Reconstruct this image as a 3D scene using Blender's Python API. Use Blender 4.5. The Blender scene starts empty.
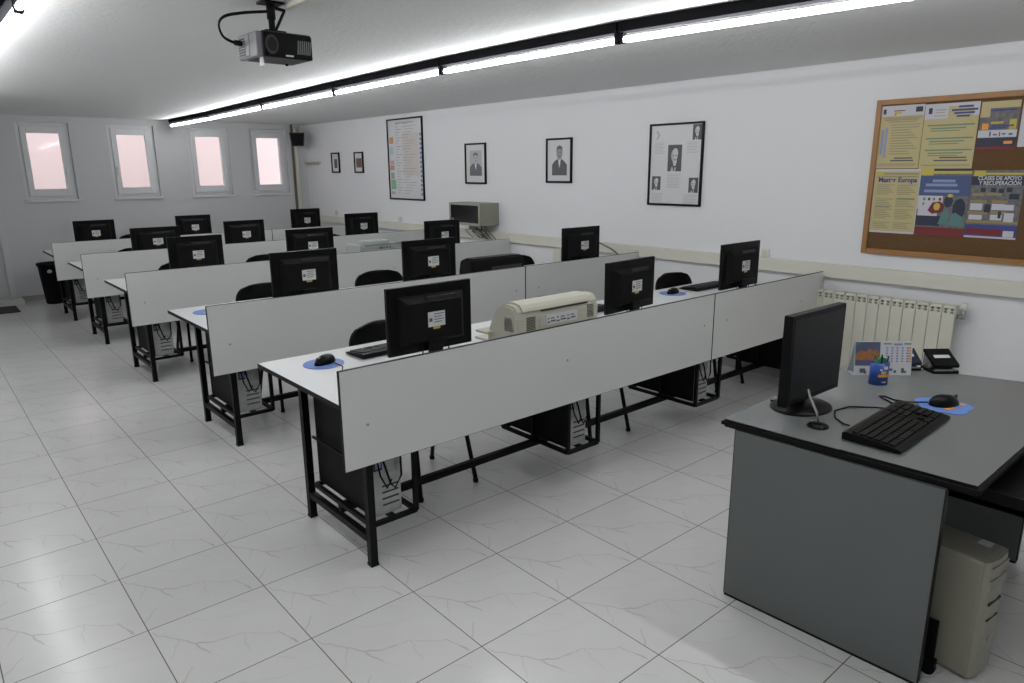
import bpy, bmesh, math, random
from mathutils import Vector, Matrix
random.seed(4)
S = bpy.context.scene
COL = S.collection
PI = math.pi

# ---------------------------------------------------------------- camera, world, exposure
cam_d = bpy.data.cameras.new('camera')
cam = bpy.data.objects.new('camera', cam_d)
COL.objects.link(cam)
CP = (-1.3624, -1.7674, 1.7011)
YAW, PIT, ROL, FPX = -0.7104869, -0.2415859, -0.0077641, 700.173
fw = Vector((-math.sin(YAW)*math.cos(PIT), math.cos(YAW)*math.cos(PIT), math.sin(PIT)))
r_ = fw.cross(Vector((0, 0, 1))).normalized(); u_ = r_.cross(fw)
rr = math.cos(ROL)*r_ + math.sin(ROL)*u_
uu = -math.sin(ROL)*r_ + math.cos(ROL)*u_
m = Matrix((rr, uu, -fw)).transposed().to_4x4(); m.translation = CP
cam.matrix_world = m
cam_d.sensor_fit = 'HORIZONTAL'; cam_d.sensor_width = 36.0
cam_d.lens = 36.0*FPX/1024.0
cam_d.clip_start = 0.05; cam_d.clip_end = 200
S.camera = cam

W = bpy.data.worlds.new('world'); S.world = W; W.use_nodes = True
bg = W.node_tree.nodes['Background']
bg.inputs[0].default_value = (0.97, 0.96, 1.0, 1); bg.inputs[1].default_value = 1.5
TUBE_STRENGTH = 53.0
S.view_settings.view_transform = 'Standard'
S.view_settings.look = 'None'
S.view_settings.gamma = 1.0
S.view_settings.use_curve_mapping = False
S.view_settings.exposure = 0.0
try:
    S.cycles.use_denoising = True
    S.cycles.max_bounces = 8
    S.cycles.diffuse_bounces = 5
    S.cycles.sample_clamp_indirect = 6.0
except Exception:
    pass

# ---------------------------------------------------------------- materials
def lin(c):
    return tuple(((v/255.0)/12.92 if v/255.0 <= .04045 else ((v/255.0+.055)/1.055)**2.4) for v in c)
MATS = {}
def mat(name, rgb, rough=.5, metal=0.0, emit=None, estr=0, bump=0, bscale=60, var=0.0, vscale=6.0, spec=.5, linear=False):
    if name in MATS: return MATS[name]
    M = bpy.data.materials.new(name); M.use_nodes = True
    nt = M.node_tree; b = nt.nodes['Principled BSDF']
    c = rgb if linear else lin(rgb)
    b.inputs['Base Color'].default_value = (*c, 1)
    b.inputs['Roughness'].default_value = rough
    b.inputs['Metallic'].default_value = metal
    b.inputs['Specular IOR Level'].default_value = spec
    tc = nt.nodes.new('ShaderNodeTexCoord')
    if var > 0:
        n = nt.nodes.new('ShaderNodeTexNoise'); n.inputs['Scale'].default_value = vscale; n.inputs['Detail'].default_value = 5
        nt.links.new(tc.outputs['Object'], n.inputs['Vector'])
        mx = nt.nodes.new('ShaderNodeMix'); mx.data_type = 'RGBA'
        mx.inputs[6].default_value = (*[v*(1-var) for v in c], 1); mx.inputs[7].default_value = (*[min(1, v*(1+var)) for v in c], 1)
        nt.links.new(n.outputs['Fac'], mx.inputs[0]); nt.links.new(mx.outputs[2], b.inputs['Base Color'])
    if bump > 0:
        n2 = nt.nodes.new('ShaderNodeTexNoise'); n2.inputs['Scale'].default_value = bscale; n2.inputs['Detail'].default_value = 4
        nt.links.new(tc.outputs['Object'], n2.inputs['Vector'])
        bp = nt.nodes.new('ShaderNodeBump'); bp.inputs['Strength'].default_value = bump; bp.inputs['Distance'].default_value = .01
        nt.links.new(n2.outputs['Fac'], bp.inputs['Height']); nt.links.new(bp.outputs[0], b.inputs['Normal'])
    if emit:
        b.inputs['Emission Color'].default_value = (*emit, 1); b.inputs['Emission Strength'].default_value = estr
    MATS[name] = M
    return M

M_wall = mat('white_wall_paint', (0.71, 0.715, 0.73), .75, bump=.12, bscale=45, linear=True)
M_ceil = mat('ceiling_plaster', (0.70, 0.705, 0.70), .9, bump=.45, bscale=30, linear=True)
M_white_lam = mat('white_laminate', (0.66, 0.67, 0.68), .35, linear=True)
M_panel = mat('grey_white_panel', (0.64, 0.65, 0.635), .42, var=.015, vscale=3, linear=True)
M_edge = mat('dark_edge_band', (0.004, 0.004, 0.0045), .45, spec=.15, linear=True)
M_steel = mat('black_painted_steel', (0.0035, 0.0035, 0.004), .45, spec=.14, linear=True)
M_black = mat('black_plastic', (0.0035, 0.0035, 0.004), .36, spec=.15, linear=True)
M_black2 = mat('matte_black_plastic', (0.0045, 0.0045, 0.005), .6, spec=.14, linear=True)
M_gloss = mat('screen_glass', (0.007, 0.007, 0.0075), .3, spec=.2, linear=True)
M_key = mat('keycaps', (0.006, 0.006, 0.0065), .45, spec=.2, linear=True)
M_chair = mat('chair_shell', (0.003, 0.003, 0.0033), .6, spec=.12, linear=True)
M_label = mat('label_paper', (0.62, 0.63, 0.64), .6, linear=True)
M_yellow = mat('label_yellow', (0.55, 0.40, 0.08), .6, linear=True)
M_ink = mat('print_ink', (0.10, 0.10, 0.13), .7, linear=True)
M_cream = mat('cream_enamel', (0.56, 0.545, 0.46), .4, linear=True)
M_trunk = mat('cream_trunking_plastic', (0.62, 0.61, 0.54), .45, linear=True)
M_beige = mat('beige_printer_plastic', (0.50, 0.49, 0.41), .5, linear=True)
M_beige_d = mat('beige_printer_shade', (0.42, 0.41, 0.34), .5, linear=True)
M_beige_v = mat('printer_vent_shadow', (0.16, 0.155, 0.13), .7, linear=True)
M_slot = mat('dark_slot', (0.03, 0.03, 0.028), .7, linear=True)
M_greygreen = mat('greygreen_metal', (0.27, 0.28, 0.22), .5, linear=True)
M_darkglass = mat('smoked_glass', (0.012, 0.011, 0.012), .12, linear=True)
M_frame = mat('window_frame_pvc', (0.70, 0.71, 0.72), .4, linear=True)
M_handle = mat('bright_handle', (0.85, 0.85, 0.86), .25, linear=True)
M_gdesk = mat('grey_laminate', (0.175, 0.185, 0.182), .27, var=.10, vscale=3.5, linear=True)
M_gpanel = mat('grey_laminate_side', (0.125, 0.136, 0.132), .5, var=.09, vscale=3.0, linear=True)
M_grey = mat('grey_metal', (0.33, 0.34, 0.34), .35, metal=.6, linear=True)
M_silver = mat('rear_io_metal', (0.38, 0.39, 0.38), .4, metal=.3, var=.35, vscale=28, linear=True)
M_wood = mat('board_wood', (0.30, 0.145, 0.042), .45, var=.2, vscale=9, linear=True)
M_cork = mat('cork', (0.11, 0.056, 0.020), .9, var=.3, vscale=90, linear=True)
M_pyel = mat('poster_yellow', (0.45, 0.385, 0.19), .55, linear=True)
M_pwhite = mat('poster_white', (0.50, 0.50, 0.55), .55, linear=True)
M_pblue = mat('poster_blue', (0.035, 0.05, 0.20), .6, linear=True)
M_plblue = mat('poster_light_blue', (0.22, 0.26, 0.44), .6, linear=True)
M_pgreen = mat('poster_green', (0.13, 0.23, 0.14), .6, linear=True)
M_pred = mat('poster_red', (0.16, 0.015, 0.02), .6, linear=True)
M_pora = mat('poster_orange', (0.75, 0.30, 0.04), .6, linear=True)
M_pbright = mat('poster_bright_yellow', (0.48, 0.40, 0.06), .6, linear=True)
M_pdark = mat('poster_dark', (0.02, 0.025, 0.05), .6, linear=True)
M_ptext = mat('poster_text', (0.28, 0.235, 0.14), .6, linear=True)
M_photo = mat('poster_photo_mix', (0.13, 0.125, 0.13), .6, var=.7, vscale=40, linear=True)
M_teal = mat('poster_teal', (0.08, 0.19, 0.18), .6, linear=True)
M_blue = mat('mouse_pad_blue', (0.13, 0.24, 0.60), .55, linear=True)
M_cupblue = mat('pen_cup_blue', (0.015, 0.06, 0.30), .35, linear=True)
M_paper = mat('photo_paper', (0.58, 0.59, 0.60), .4, linear=True)
M_pgrey = mat('print_grey', (0.30, 0.31, 0.32), .5, linear=True)
M_pgrey2 = mat('print_dark_grey', (0.07, 0.07, 0.075), .5, linear=True)
M_textgrey = mat('print_text_grey', (0.48, 0.49, 0.50), .5, linear=True)
M_brown = mat('dark_brown_speaker', (0.035, 0.02, 0.02), .6, linear=True)
M_mat = mat('door_mat_fibre', (0.03, 0.03, 0.032), .95, linear=True)
M_step = mat('step_stone', (0.66, 0.66, 0.63), .5, linear=True)
M_base = mat('baseboard_tile', (0.34, 0.34, 0.33), .4, linear=True)
M_door = mat('door_white', (0.60, 0.61, 0.62), .45, linear=True)
M_pink = mat('pink_render', (0.92, 0.775, 0.765), .9, bump=.1, bscale=8, linear=True)
M_skyblue = mat('calendar_sky', (0.08, 0.10, 0.17), .5, linear=True)
M_rock = mat('calendar_rock', (0.32, 0.13, 0.05), .5, var=.5, vscale=120, linear=True)
M_green = mat('pen_green', (0.02, 0.22, 0.08), .4, linear=True)
M_projl = mat('projector_grey', (0.02, 0.02, 0.022), .4, spec=.3, linear=True)
M_projs = mat('projector_side', (0.16, 0.16, 0.175), .35, linear=True)
M_tube = mat('fluorescent_tube', (0.9, 0.9, 0.9), .4, emit=(0.98, 0.99, 1.0), estr=TUBE_STRENGTH, linear=True)
M_tube_dim = mat('dimmed_fluorescent_tube', (0.9, 0.9, 0.9), .4, emit=(0.98, 0.99, 1.0), estr=TUBE_STRENGTH*.58, linear=True)  # same tube, emission turned down to balance the room brightness
M_rad = mat('radiator_enamel', (0.60, 0.59, 0.51), .35, linear=True)
M_chrome = mat('punch_metal', (0.5, 0.5, 0.5), .25, metal=.8, linear=True)
M_glass = bpy.data.materials.new('window_glass'); M_glass.use_nodes = True
g = M_glass.node_tree; g.nodes.clear()
o_ = g.nodes.new('ShaderNodeOutputMaterial'); mx = g.nodes.new('ShaderNodeMixShader'); tr = g.nodes.new('ShaderNodeBsdfTransparent')
gl = g.nodes.new('ShaderNodeBsdfGlossy'); gl.inputs['Roughness'].default_value = .05; mx.inputs[0].default_value = .015
g.links.new(tr.outputs[0], mx.inputs[1]); g.links.new(gl.outputs[0], mx.inputs[2]); g.links.new(mx.outputs[0], o_.inputs[0])

def floor_material():
    M = bpy.data.materials.new('marble_floor_tiles'); M.use_nodes = True
    nt = M.node_tree; N = nt.nodes; L = nt.links; b = N['Principled BSDF']
    geo = N.new('ShaderNodeNewGeometry')
    def math_(op, a, bb=None, cc=None, clamp=False):
        n = N.new('ShaderNodeMath'); n.operation = op; n.use_clamp = clamp
        for k, v in enumerate((a, bb, cc)):
            if v is None: continue
            if isinstance(v, (int, float)): n.inputs[k].default_value = v
            else: L.new(v, n.inputs[k])
        return n.outputs[0]
    def vmath(op, a, bb=None, out=0):
        n = N.new('ShaderNodeVectorMath'); n.operation = op
        for k, v in enumerate((a, bb)):
            if v is None: continue
            if isinstance(v, (tuple, list)): n.inputs[k].default_value = v
            else: L.new(v, n.inputs[k])
        return n.outputs[out]
    sc = vmath('MULTIPLY', geo.outputs['Position'], (1/0.45, 1/0.4568, 0))
    fr = vmath('FRACTION', sc)
    fl = vmath('FLOOR', sc)
    # grout
    sx = N.new('ShaderNodeSeparateXYZ'); L.new(fr, sx.inputs[0])
    ex = math_('ABSOLUTE', math_('SUBTRACT', sx.outputs[0], .5)); ey = math_('ABSOLUTE', math_('SUBTRACT', sx.outputs[1], .5))
    e = math_('MAXIMUM', ex, ey)
    grout = math_('GREATER_THAN', e, .4958)
    # veins : the same printed pattern in every tile
    nz = N.new('ShaderNodeTexNoise'); nz.inputs['Scale'].default_value = 9; nz.inputs['Detail'].default_value = 3
    L.new(fr, nz.inputs['Vector'])
    wob = vmath('SCALE', vmath('SUBTRACT', nz.outputs['Color'], (.5, .5, .5))); wob.node.inputs[3].default_value = .07
    P = vmath('ADD', fr, wob)
    P = vmath('MULTIPLY', P, (1, 1, 0))
    def vein(a, c, w, s):
        a3 = (a[0], a[1], 0); ba = (c[0]-a[0], c[1]-a[1], 0); l2 = ba[0]**2+ba[1]**2
        pa = vmath('SUBTRACT', P, a3)
        h = math_('DIVIDE', vmath('DOT_PRODUCT', pa, ba, 1), l2, clamp=True)
        n = N.new('ShaderNodeVectorMath'); n.operation = 'SCALE'; n.inputs[0].default_value = ba; L.new(h, n.inputs[3])
        d = vmath('LENGTH', vmath('SUBTRACT', pa, n.outputs[0]), None, 1)
        v = math_('SUBTRACT', 1.0, math_('DIVIDE', d, w), clamp=True)
        return math_('MULTIPLY', v, s)
    segs = [((.02, .93), (.154, .705), .009, .8), ((.154, .705), (.255, .58), .010, 1.), ((.255, .58), (.36, .50), .010, 1.), ((.36, .50), (.49, .47), .011, .9), ((.255, .58), (.265, .47), .010, 1.), ((.265, .47), (.30, .376), .012, 1.),
            ((.49, .47), (.60, .44), .009, .6), ((.60, .44), (.72, .33), .008, .5), ((.72, .33), (.83, .26), .008, .5), ((.83, .26), (.87, .12), .010, .8), ((.87, .12), (.90, .04), .016, 1.1), ((.60, .44), (.57, .33), .007, .5), ((.57, .33), (.56, .18), .007, .4),
            ((.154, .705), (.12, .60), .008, .5), ((.12, .60), (.03, .50), .008, .4), ((.15, .30), (.08, .22), .010, .6), ((.08, .22), (.0, .12), .010, .6), ((.35, .90), (.47, .80), .008, .35), ((.47, .80), (.62, .74), .008, .35), ((.62, .74), (.93, .66), .007, .3),
            ((.70, .97), (.80, .86), .009, .35), ((.30, .376), (.36, .25), .007, .35)]
    acc = None
    for a, c, w, s in segs:
        v = vein(a, c, w, s); acc = v if acc is None else math_('MAXIMUM', acc, v)
    cl = N.new('ShaderNodeTexNoise'); cl.inputs['Scale'].default_value = 2.6; cl.inputs['Detail'].default_value = 5
    L.new(fr, cl.inputs['Vector'])
    c1 = N.new('ShaderNodeMix'); c1.data_type = 'RGBA'; c1.inputs[6].default_value = (.70, .695, .68, 1); c1.inputs[7].default_value = (.78, .78, .77, 1)
    L.new(cl.outputs['Fac'], c1.inputs[0])
    # small tone differences between tiles
    wn = N.new('ShaderNodeTexWhiteNoise'); L.new(fl, wn.inputs['Vector'])
    tone = math_('ADD', math_('MULTIPLY', wn.outputs['Value'], .05), .97)
    c1b = N.new('ShaderNodeVectorMath'); c1b.operation = 'SCALE'; L.new(c1.outputs[2], c1b.inputs[0]); L.new(tone, c1b.inputs[3])
    c2 = N.new('ShaderNodeMix'); c2.data_type = 'RGBA'; c2.inputs[7].default_value = (.36, .335, .285, 1)
    L.new(c1b.outputs[0], c2.inputs[6]); L.new(math_('MULTIPLY', acc, .55), c2.inputs[0])
    c3 = N.new('ShaderNodeMix'); c3.data_type = 'RGBA'; c3.inputs[7].default_value = (.12, .115, .105, 1)
    L.new(c2.outputs[2], c3.inputs[6]); L.new(grout, c3.inputs[0])
    L.new(c3.outputs[2], b.inputs['Base Color'])
    rg = math_('ADD', math_('MULTIPLY', grout, .4), .20); L.new(rg, b.inputs['Roughness'])
    bn = N.new('ShaderNodeTexNoise'); bn.inputs['Scale'].default_value = 55; bn.inputs['Detail'].default_value = 3; L.new(geo.outputs['Position'], bn.inputs['Vector'])
    hgt = math_('SUBTRACT', math_('MULTIPLY', bn.outputs['Fac'], .12), grout)
    bp = N.new('ShaderNodeBump'); bp.inputs['Strength'].default_value = .25; bp.inputs['Distance'].default_value = .003
    L.new(hgt, bp.inputs['Height']); L.new(bp.outputs[0], b.inputs['Normal'])
    return M
M_floor = floor_material()

# ---------------------------------------------------------------- mesh helpers
def q4(pts, h=None): return [Vector(p) for p in pts]
class MB:
    def __init__(s): s.bm = bmesh.new(); s.mi = 0
    def _f(s, vs, idx=None):
        try:
            f = s.bm.faces.new(vs); f.material_index = s.mi if idx is None else idx; return f
        except ValueError: return None
    def box(s, x0, x1, y0, y1, z0, z1, bev=0.0, rot=None, piv=None):
        t = bmesh.new()
        vs = [t.verts.new((x, y, z)) for x in (x0, x1) for y in (y0, y1) for z in (z0, z1)]
        for a in ((0, 1, 3, 2), (4, 6, 7, 5), (0, 4, 5, 1), (2, 3, 7, 6), (0, 2, 6, 4), (1, 5, 7, 3)): t.faces.new([vs[i] for i in a])
        bmesh.ops.recalc_face_normals(t, faces=t.faces)
        if bev > 0: bmesh.ops.bevel(t, geom=list(t.edges), offset=bev, segments=2, affect='EDGES', profile=.6)
        if rot is not None:
            c = Vector(piv) if piv else Vector(((x0+x1)/2, (y0+y1)/2, (z0+z1)/2))
            bmesh.ops.rotate(t, verts=t.verts, cent=c, matrix=rot)
        s.merge(t); return s
    def merge(s, t):
        mp = {}
        for v in t.verts: mp[v] = s.bm.verts.new(v.co)
        for f in t.faces:
            nf = s._f([mp[v] for v in f.verts])
            if nf: nf.smooth = f.smooth
        t.free()
    def poly(s, pts, ext):
        """prism: polygon pts (3D, planar) extruded by vector ext"""
        e = Vector(ext); a = [s.bm.verts.new(Vector(p)) for p in pts]; b = [s.bm.verts.new(Vector(p)+e) for p in pts]
        s._f(a[::-1]); s._f(b)
        n = len(a)
        for i in range(n): s._f([a[i], a[(i+1) % n], b[(i+1) % n], b[i]])
        return s
    def tube(s, pts, r, n=8, smooth=True, caps=True):
        pts = [Vector(p) for p in pts]; rings = []
        for i, p in enumerate(pts):
            d = (pts[min(i+1, len(pts)-1)]-pts[max(i-1, 0)]).normalized()
            a = d.cross(Vector((0, 0, 1))) if abs(d.z) < .9 else d.cross(Vector((1, 0, 0)))
            a.normalize(); b = d.cross(a)
            ri = r[i] if isinstance(r, (list, tuple)) else r
            rings.append([s.bm.verts.new(p+ri*(math.cos(2*PI*k/n)*a+math.sin(2*PI*k/n)*b)) for k in range(n)])
        for i in range(len(rings)-1):
            for k in range(n):
                f = s._f([rings[i][k], rings[i][(k+1) % n], rings[i+1][(k+1) % n], rings[i+1][k]])
                if f: f.smooth = smooth
        if caps: s._f(rings[0][::-1]); s._f(rings[-1])
        return s
    def bar(s, p, q, w, d=None):
        """square bar from p to q"""
        d = d or w; p = Vector(p); q = Vector(q); dr = (q-p).normalized()
        a = Vector((0, 1, 0)) if abs(dr.y) < .9 else Vector((1, 0, 0))
        b = dr.cross(a).normalized(); a = b.cross(dr).normalized()
        r0 = [s.bm.verts.new(p+sx*a*w/2+sy*b*d/2) for sx, sy in ((-1, -1), (1, -1), (1, 1), (-1, 1))]
        r1 = [s.bm.verts.new(q+sx*a*w/2+sy*b*d/2) for sx, sy in ((-1, -1), (1, -1), (1, 1), (-1, 1))]
        s._f(r0[::-1]); s._f(r1)
        for k in range(4): s._f([r0[k], r0[(k+1) % 4], r1[(k+1) % 4], r1[k]])
        return s
    def lathe(s, prof, c=(0, 0, 0), n=28, sx=1, sy=1):
        rings = []
        for r, z in prof: rings.append([s.bm.verts.new((c[0]+sx*r*math.cos(2*PI*k/n), c[1]+sy*r*math.sin(2*PI*k/n), c[2]+z)) for k in range(n)])
        for i in range(len(rings)-1):
            for k in range(n):
                f = s._f([rings[i][k], rings[i][(k+1) % n], rings[i+1][(k+1) % n], rings[i+1][k]])
                if f: f.smooth = True
        s._f(rings[0][::-1]); s._f(rings[-1])
        return s
    def xf(s, M):
        bmesh.ops.transform(s.bm, matrix=M, verts=s.bm.verts); return s
    def build(s, name, material, parent=None, **props):
        bmesh.ops.recalc_face_normals(s.bm, faces=s.bm.faces)
        me = bpy.data.meshes.new(name); s.bm.to_mesh(me); s.bm.free()
        for mm in (material if isinstance(material, (list, tuple)) else [material]): me.materials.append(mm)
        o = bpy.data.objects.new(name, me); COL.objects.link(o)
        if parent is not None: o.parent = parent
        for k, v in props.items(): o[k] = v
        return o
def tag(o, label, cat, group=None, kind=None):
    o['label'] = label; o['category'] = cat
    if group: o['group'] = group
    if kind: o['kind'] = kind
    return o
def thing(name, label, cat, loc=(0, 0, 0), rz=0, group=None):
    o = bpy.data.objects.new(name, None); COL.objects.link(o); o.location = loc; o.rotation_euler = (0, 0, rz)
    o.empty_display_size = .05
    return tag(o, label, cat, group)
def struct(mb, name, material, label=None):
    o = mb.build(name, material); o['kind'] = 'structure'
    return o
KIDS = {}
def kids(o): return [c for c in COL.objects if c.parent == o]
def dup(root, loc, rz, label, group=None):
    r = root.copy(); COL.objects.link(r); r.location = loc; r.rotation_euler = (0, 0, rz); r['label'] = label
    if group: r['group'] = group
    for ch in kids(root):
        c = ch.copy(); COL.objects.link(c); c.parent = r
        for gch in kids(ch):
            d = gch.copy(); COL.objects.link(d); d.parent = c
    return r
def text(body, size, name, material, parent, origin, right, up, depth=.0006, align='LEFT', props=None, bold=0, fit=None):
    """flat raised lettering laid on a surface; fit = width to squeeze to"""
    cu = bpy.data.curves.new('lettering', 'FONT'); cu.body = body; cu.size = size; cu.align_x = align; cu.extrude = depth/2; cu.offset = bold
    ob = bpy.data.objects.new('lettering', cu); COL.objects.link(ob)
    dg = bpy.context.evaluated_depsgraph_get()
    me = bpy.data.meshes.new_from_object(ob.evaluated_get(dg))
    COL.objects.unlink(ob); bpy.data.objects.remove(ob)
    R = Vector(right); U = Vector(up); Nn = R.cross(U); O = Vector(origin)
    if fit:
        xs = [v.co.x for v in me.vertices]; k = fit/(max(xs)-min(xs))
        for v in me.vertices: v.co.x *= k
    for v in me.vertices: v.co = O + v.co.x*R + v.co.y*U + v.co.z*Nn
    me.materials.clear(); me.materials.append(material)
    o = bpy.data.objects.new(name, me); COL.objects.link(o); o.parent = parent
    return o

# ---------------------------------------------------------------- room shell
XR, XL, YF, YB, ZC = 3.956, -3.0, -4.0, 9.65, 2.4316
struct(MB().box(XL-.2, XR+.2, YF-.2, YB+.25, -.12, 0), 'floor', M_floor)
struct(MB().box(XL-.2, XR+.2, YF-.2, YB+.25, ZC, ZC+.15), 'ceiling', M_ceil)
struct(MB().box(XR, XR+.2, YF-.2, YB+.25, 0, ZC), 'wall_right', M_wall)
struct(MB().box(XL-.2, XL, YF-.2, YB+.25, 0, ZC), 'wall_left', M_wall)
struct(MB().box(XL, XR, YF-.2, YF, 0, ZC), 'wall_front', M_wall)
WIN = [(.258, 'R'), (1.322, 'L'), (2.386, 'R'), (3.318, 'R')]
HW, WZ0, WZ1 = .302, 1.345, 2.345
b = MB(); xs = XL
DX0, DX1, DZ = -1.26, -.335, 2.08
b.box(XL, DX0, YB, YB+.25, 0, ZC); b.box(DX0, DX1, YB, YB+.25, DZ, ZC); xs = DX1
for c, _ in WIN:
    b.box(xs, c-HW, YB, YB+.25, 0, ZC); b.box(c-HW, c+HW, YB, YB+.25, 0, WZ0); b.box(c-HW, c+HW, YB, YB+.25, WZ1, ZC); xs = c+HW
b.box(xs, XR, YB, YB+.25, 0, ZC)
struct(b, 'wall_back', mat('dimmed_white_wall', (0.60, 0.605, 0.61), .8, bump=.12, bscale=45, linear=True))  # white wall colour darkened to stand in for weaker light at this end
struct(MB().box(-3, 8, 11.6, 11.8, -1, 4.4), 'wall_outside', M_pink)
struct(MB().box(-3, 8, YB+.26, 11.6, -1.1, -1.0), 'ground_outside', M_step)
for i, (c, hs) in enumerate(WIN):
    y0 = YB+.035
    w = MB()
    for (x0, x1, z0, z1) in ((c-HW, c-HW+.045, WZ0, WZ1), (c+HW-.045, c+HW, WZ0, WZ1), (c-HW+.045, c+HW-.045, WZ0, WZ0+.045), (c-HW+.045, c+HW-.045, WZ1-.045, WZ1)):
        w.box(x0, x1, y0, y0+.06, z0, z1, .004)
    wn = w.build('window_%d' % (i+1), M_frame); wn['kind'] = 'structure'
    s = MB(); a = HW-.047; t = HW-.188*1.0
    gw = .186; gz0, gz1 = 1.487, 2.212
    s.box(c-a, c-gw, y0-.02, y0+.045, WZ0+.047, WZ1-.047, .004); s.box(c+gw, c+a, y0-.02, y0+.045, WZ0+.047, WZ1-.047, .004)
    s.box(c-gw, c+gw, y0-.02, y0+.045, WZ0+.047, gz0, .004); s.box(c-gw, c+gw, y0-.02, y0+.045, gz1, WZ1-.047, .004)
    sash = s.build('window_sash', M_frame, wn)
    MB().box(c-gw, c+gw, y0+.01, y0+.016, gz0, gz1).build('pane', M_glass, sash)
    sd = 1 if hs == 'R' else -1
    hx = c+sd*(gw+.035)
    h = MB().box(hx-.012, hx+.012, y0-.032, y0-.02, 1.70, 1.77, .003); h.box(hx-.008, hx+.008, y0-.055, y0-.03, 1.75, 1.765, .003); h.box(hx-.008, hx+.008, y0-.06, y0-.045, 1.66, 1.765, .004)
    h.build('handle', M_handle, sash)
    MB().box(c-HW-.02, c+HW+.02, YB-.025, YB+.03, WZ0-.03, WZ0, .004).build('window_sill', M_frame, wn)
# door at the far left of the back wall
d = MB()
for (x0, x1, z0, z1) in ((DX0, DX0+.07, 0, DZ), (DX1-.07, DX1, 0, DZ), (DX0+.07, DX1-.07, DZ-.07, DZ)): d.box(x0, x1, YB-.012, YB+.12, z0, z1, .004)
dr = d.build('door_1', M_door); dr['kind'] = 'structure'
l = MB().box(DX0+.07, DX1-.07, YB+.04, YB+.08, .0, DZ-.07, .003)
for z0, z1 in ((.25, .95), (1.1, 1.85)): l.box(DX0+.2, DX1-.2, YB+.03, YB+.045, z0, z1, .008)
leaf = l.build('door_leaf', M_door, dr)
MB().box(DX0+.12, DX0+.14, YB-.0, YB+.03, 1.0, 1.02).box(DX0+.12, DX0+.24, YB-.01, YB+.005, .995, 1.015, .004).build('handle', M_chrome, leaf)
struct(MB().box(-1.45, -.285, 9.36, YB-.001, 0, .065, .004), 'trim_1', M_step)
struct(MB().box(-.29, XR, YB-.012, YB, 0, .075, .002), 'baseboard_back', M_base)
struct(MB().box(XR-.012, XR, YF, YB-.012, 0, .075, .002), 'baseboard_right', M_base)
struct(MB().box(XL, XL+.012, YF, YB, 0, .075, .002), 'baseboard_left', M_base)
# trunking along the right wall
struct(MB().box(XR-.05, XR, YF+.01, YB-.001, .883, .983, .005).box(XR-.053, XR-.049, YF+.01, YB-.001, .930, .934), 'trim_2', M_trunk)
struct(MB().box(XR-.03, XR, 3.57, 3.69, .076, .883, .004), 'trim_3', M_trunk)
struct(MB().box(3.70, 3.735, YB-.03, YB, .076, ZC, .004), 'trim_4', mat('brown_pipe', (0.14, 0.12, 0.10), .5, linear=True))
struct(MB().box(3.74, 3.80, YB-.035, YB, .076, ZC, .004), 'trim_5', M_trunk)
mt = MB().box(-1.25, -.40, 8.82, 9.32, 0, .014, .004)
tag(mt.build('door_mat', M_mat), 'dark fibre door mat on the floor before the door step', 'door mat')

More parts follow.
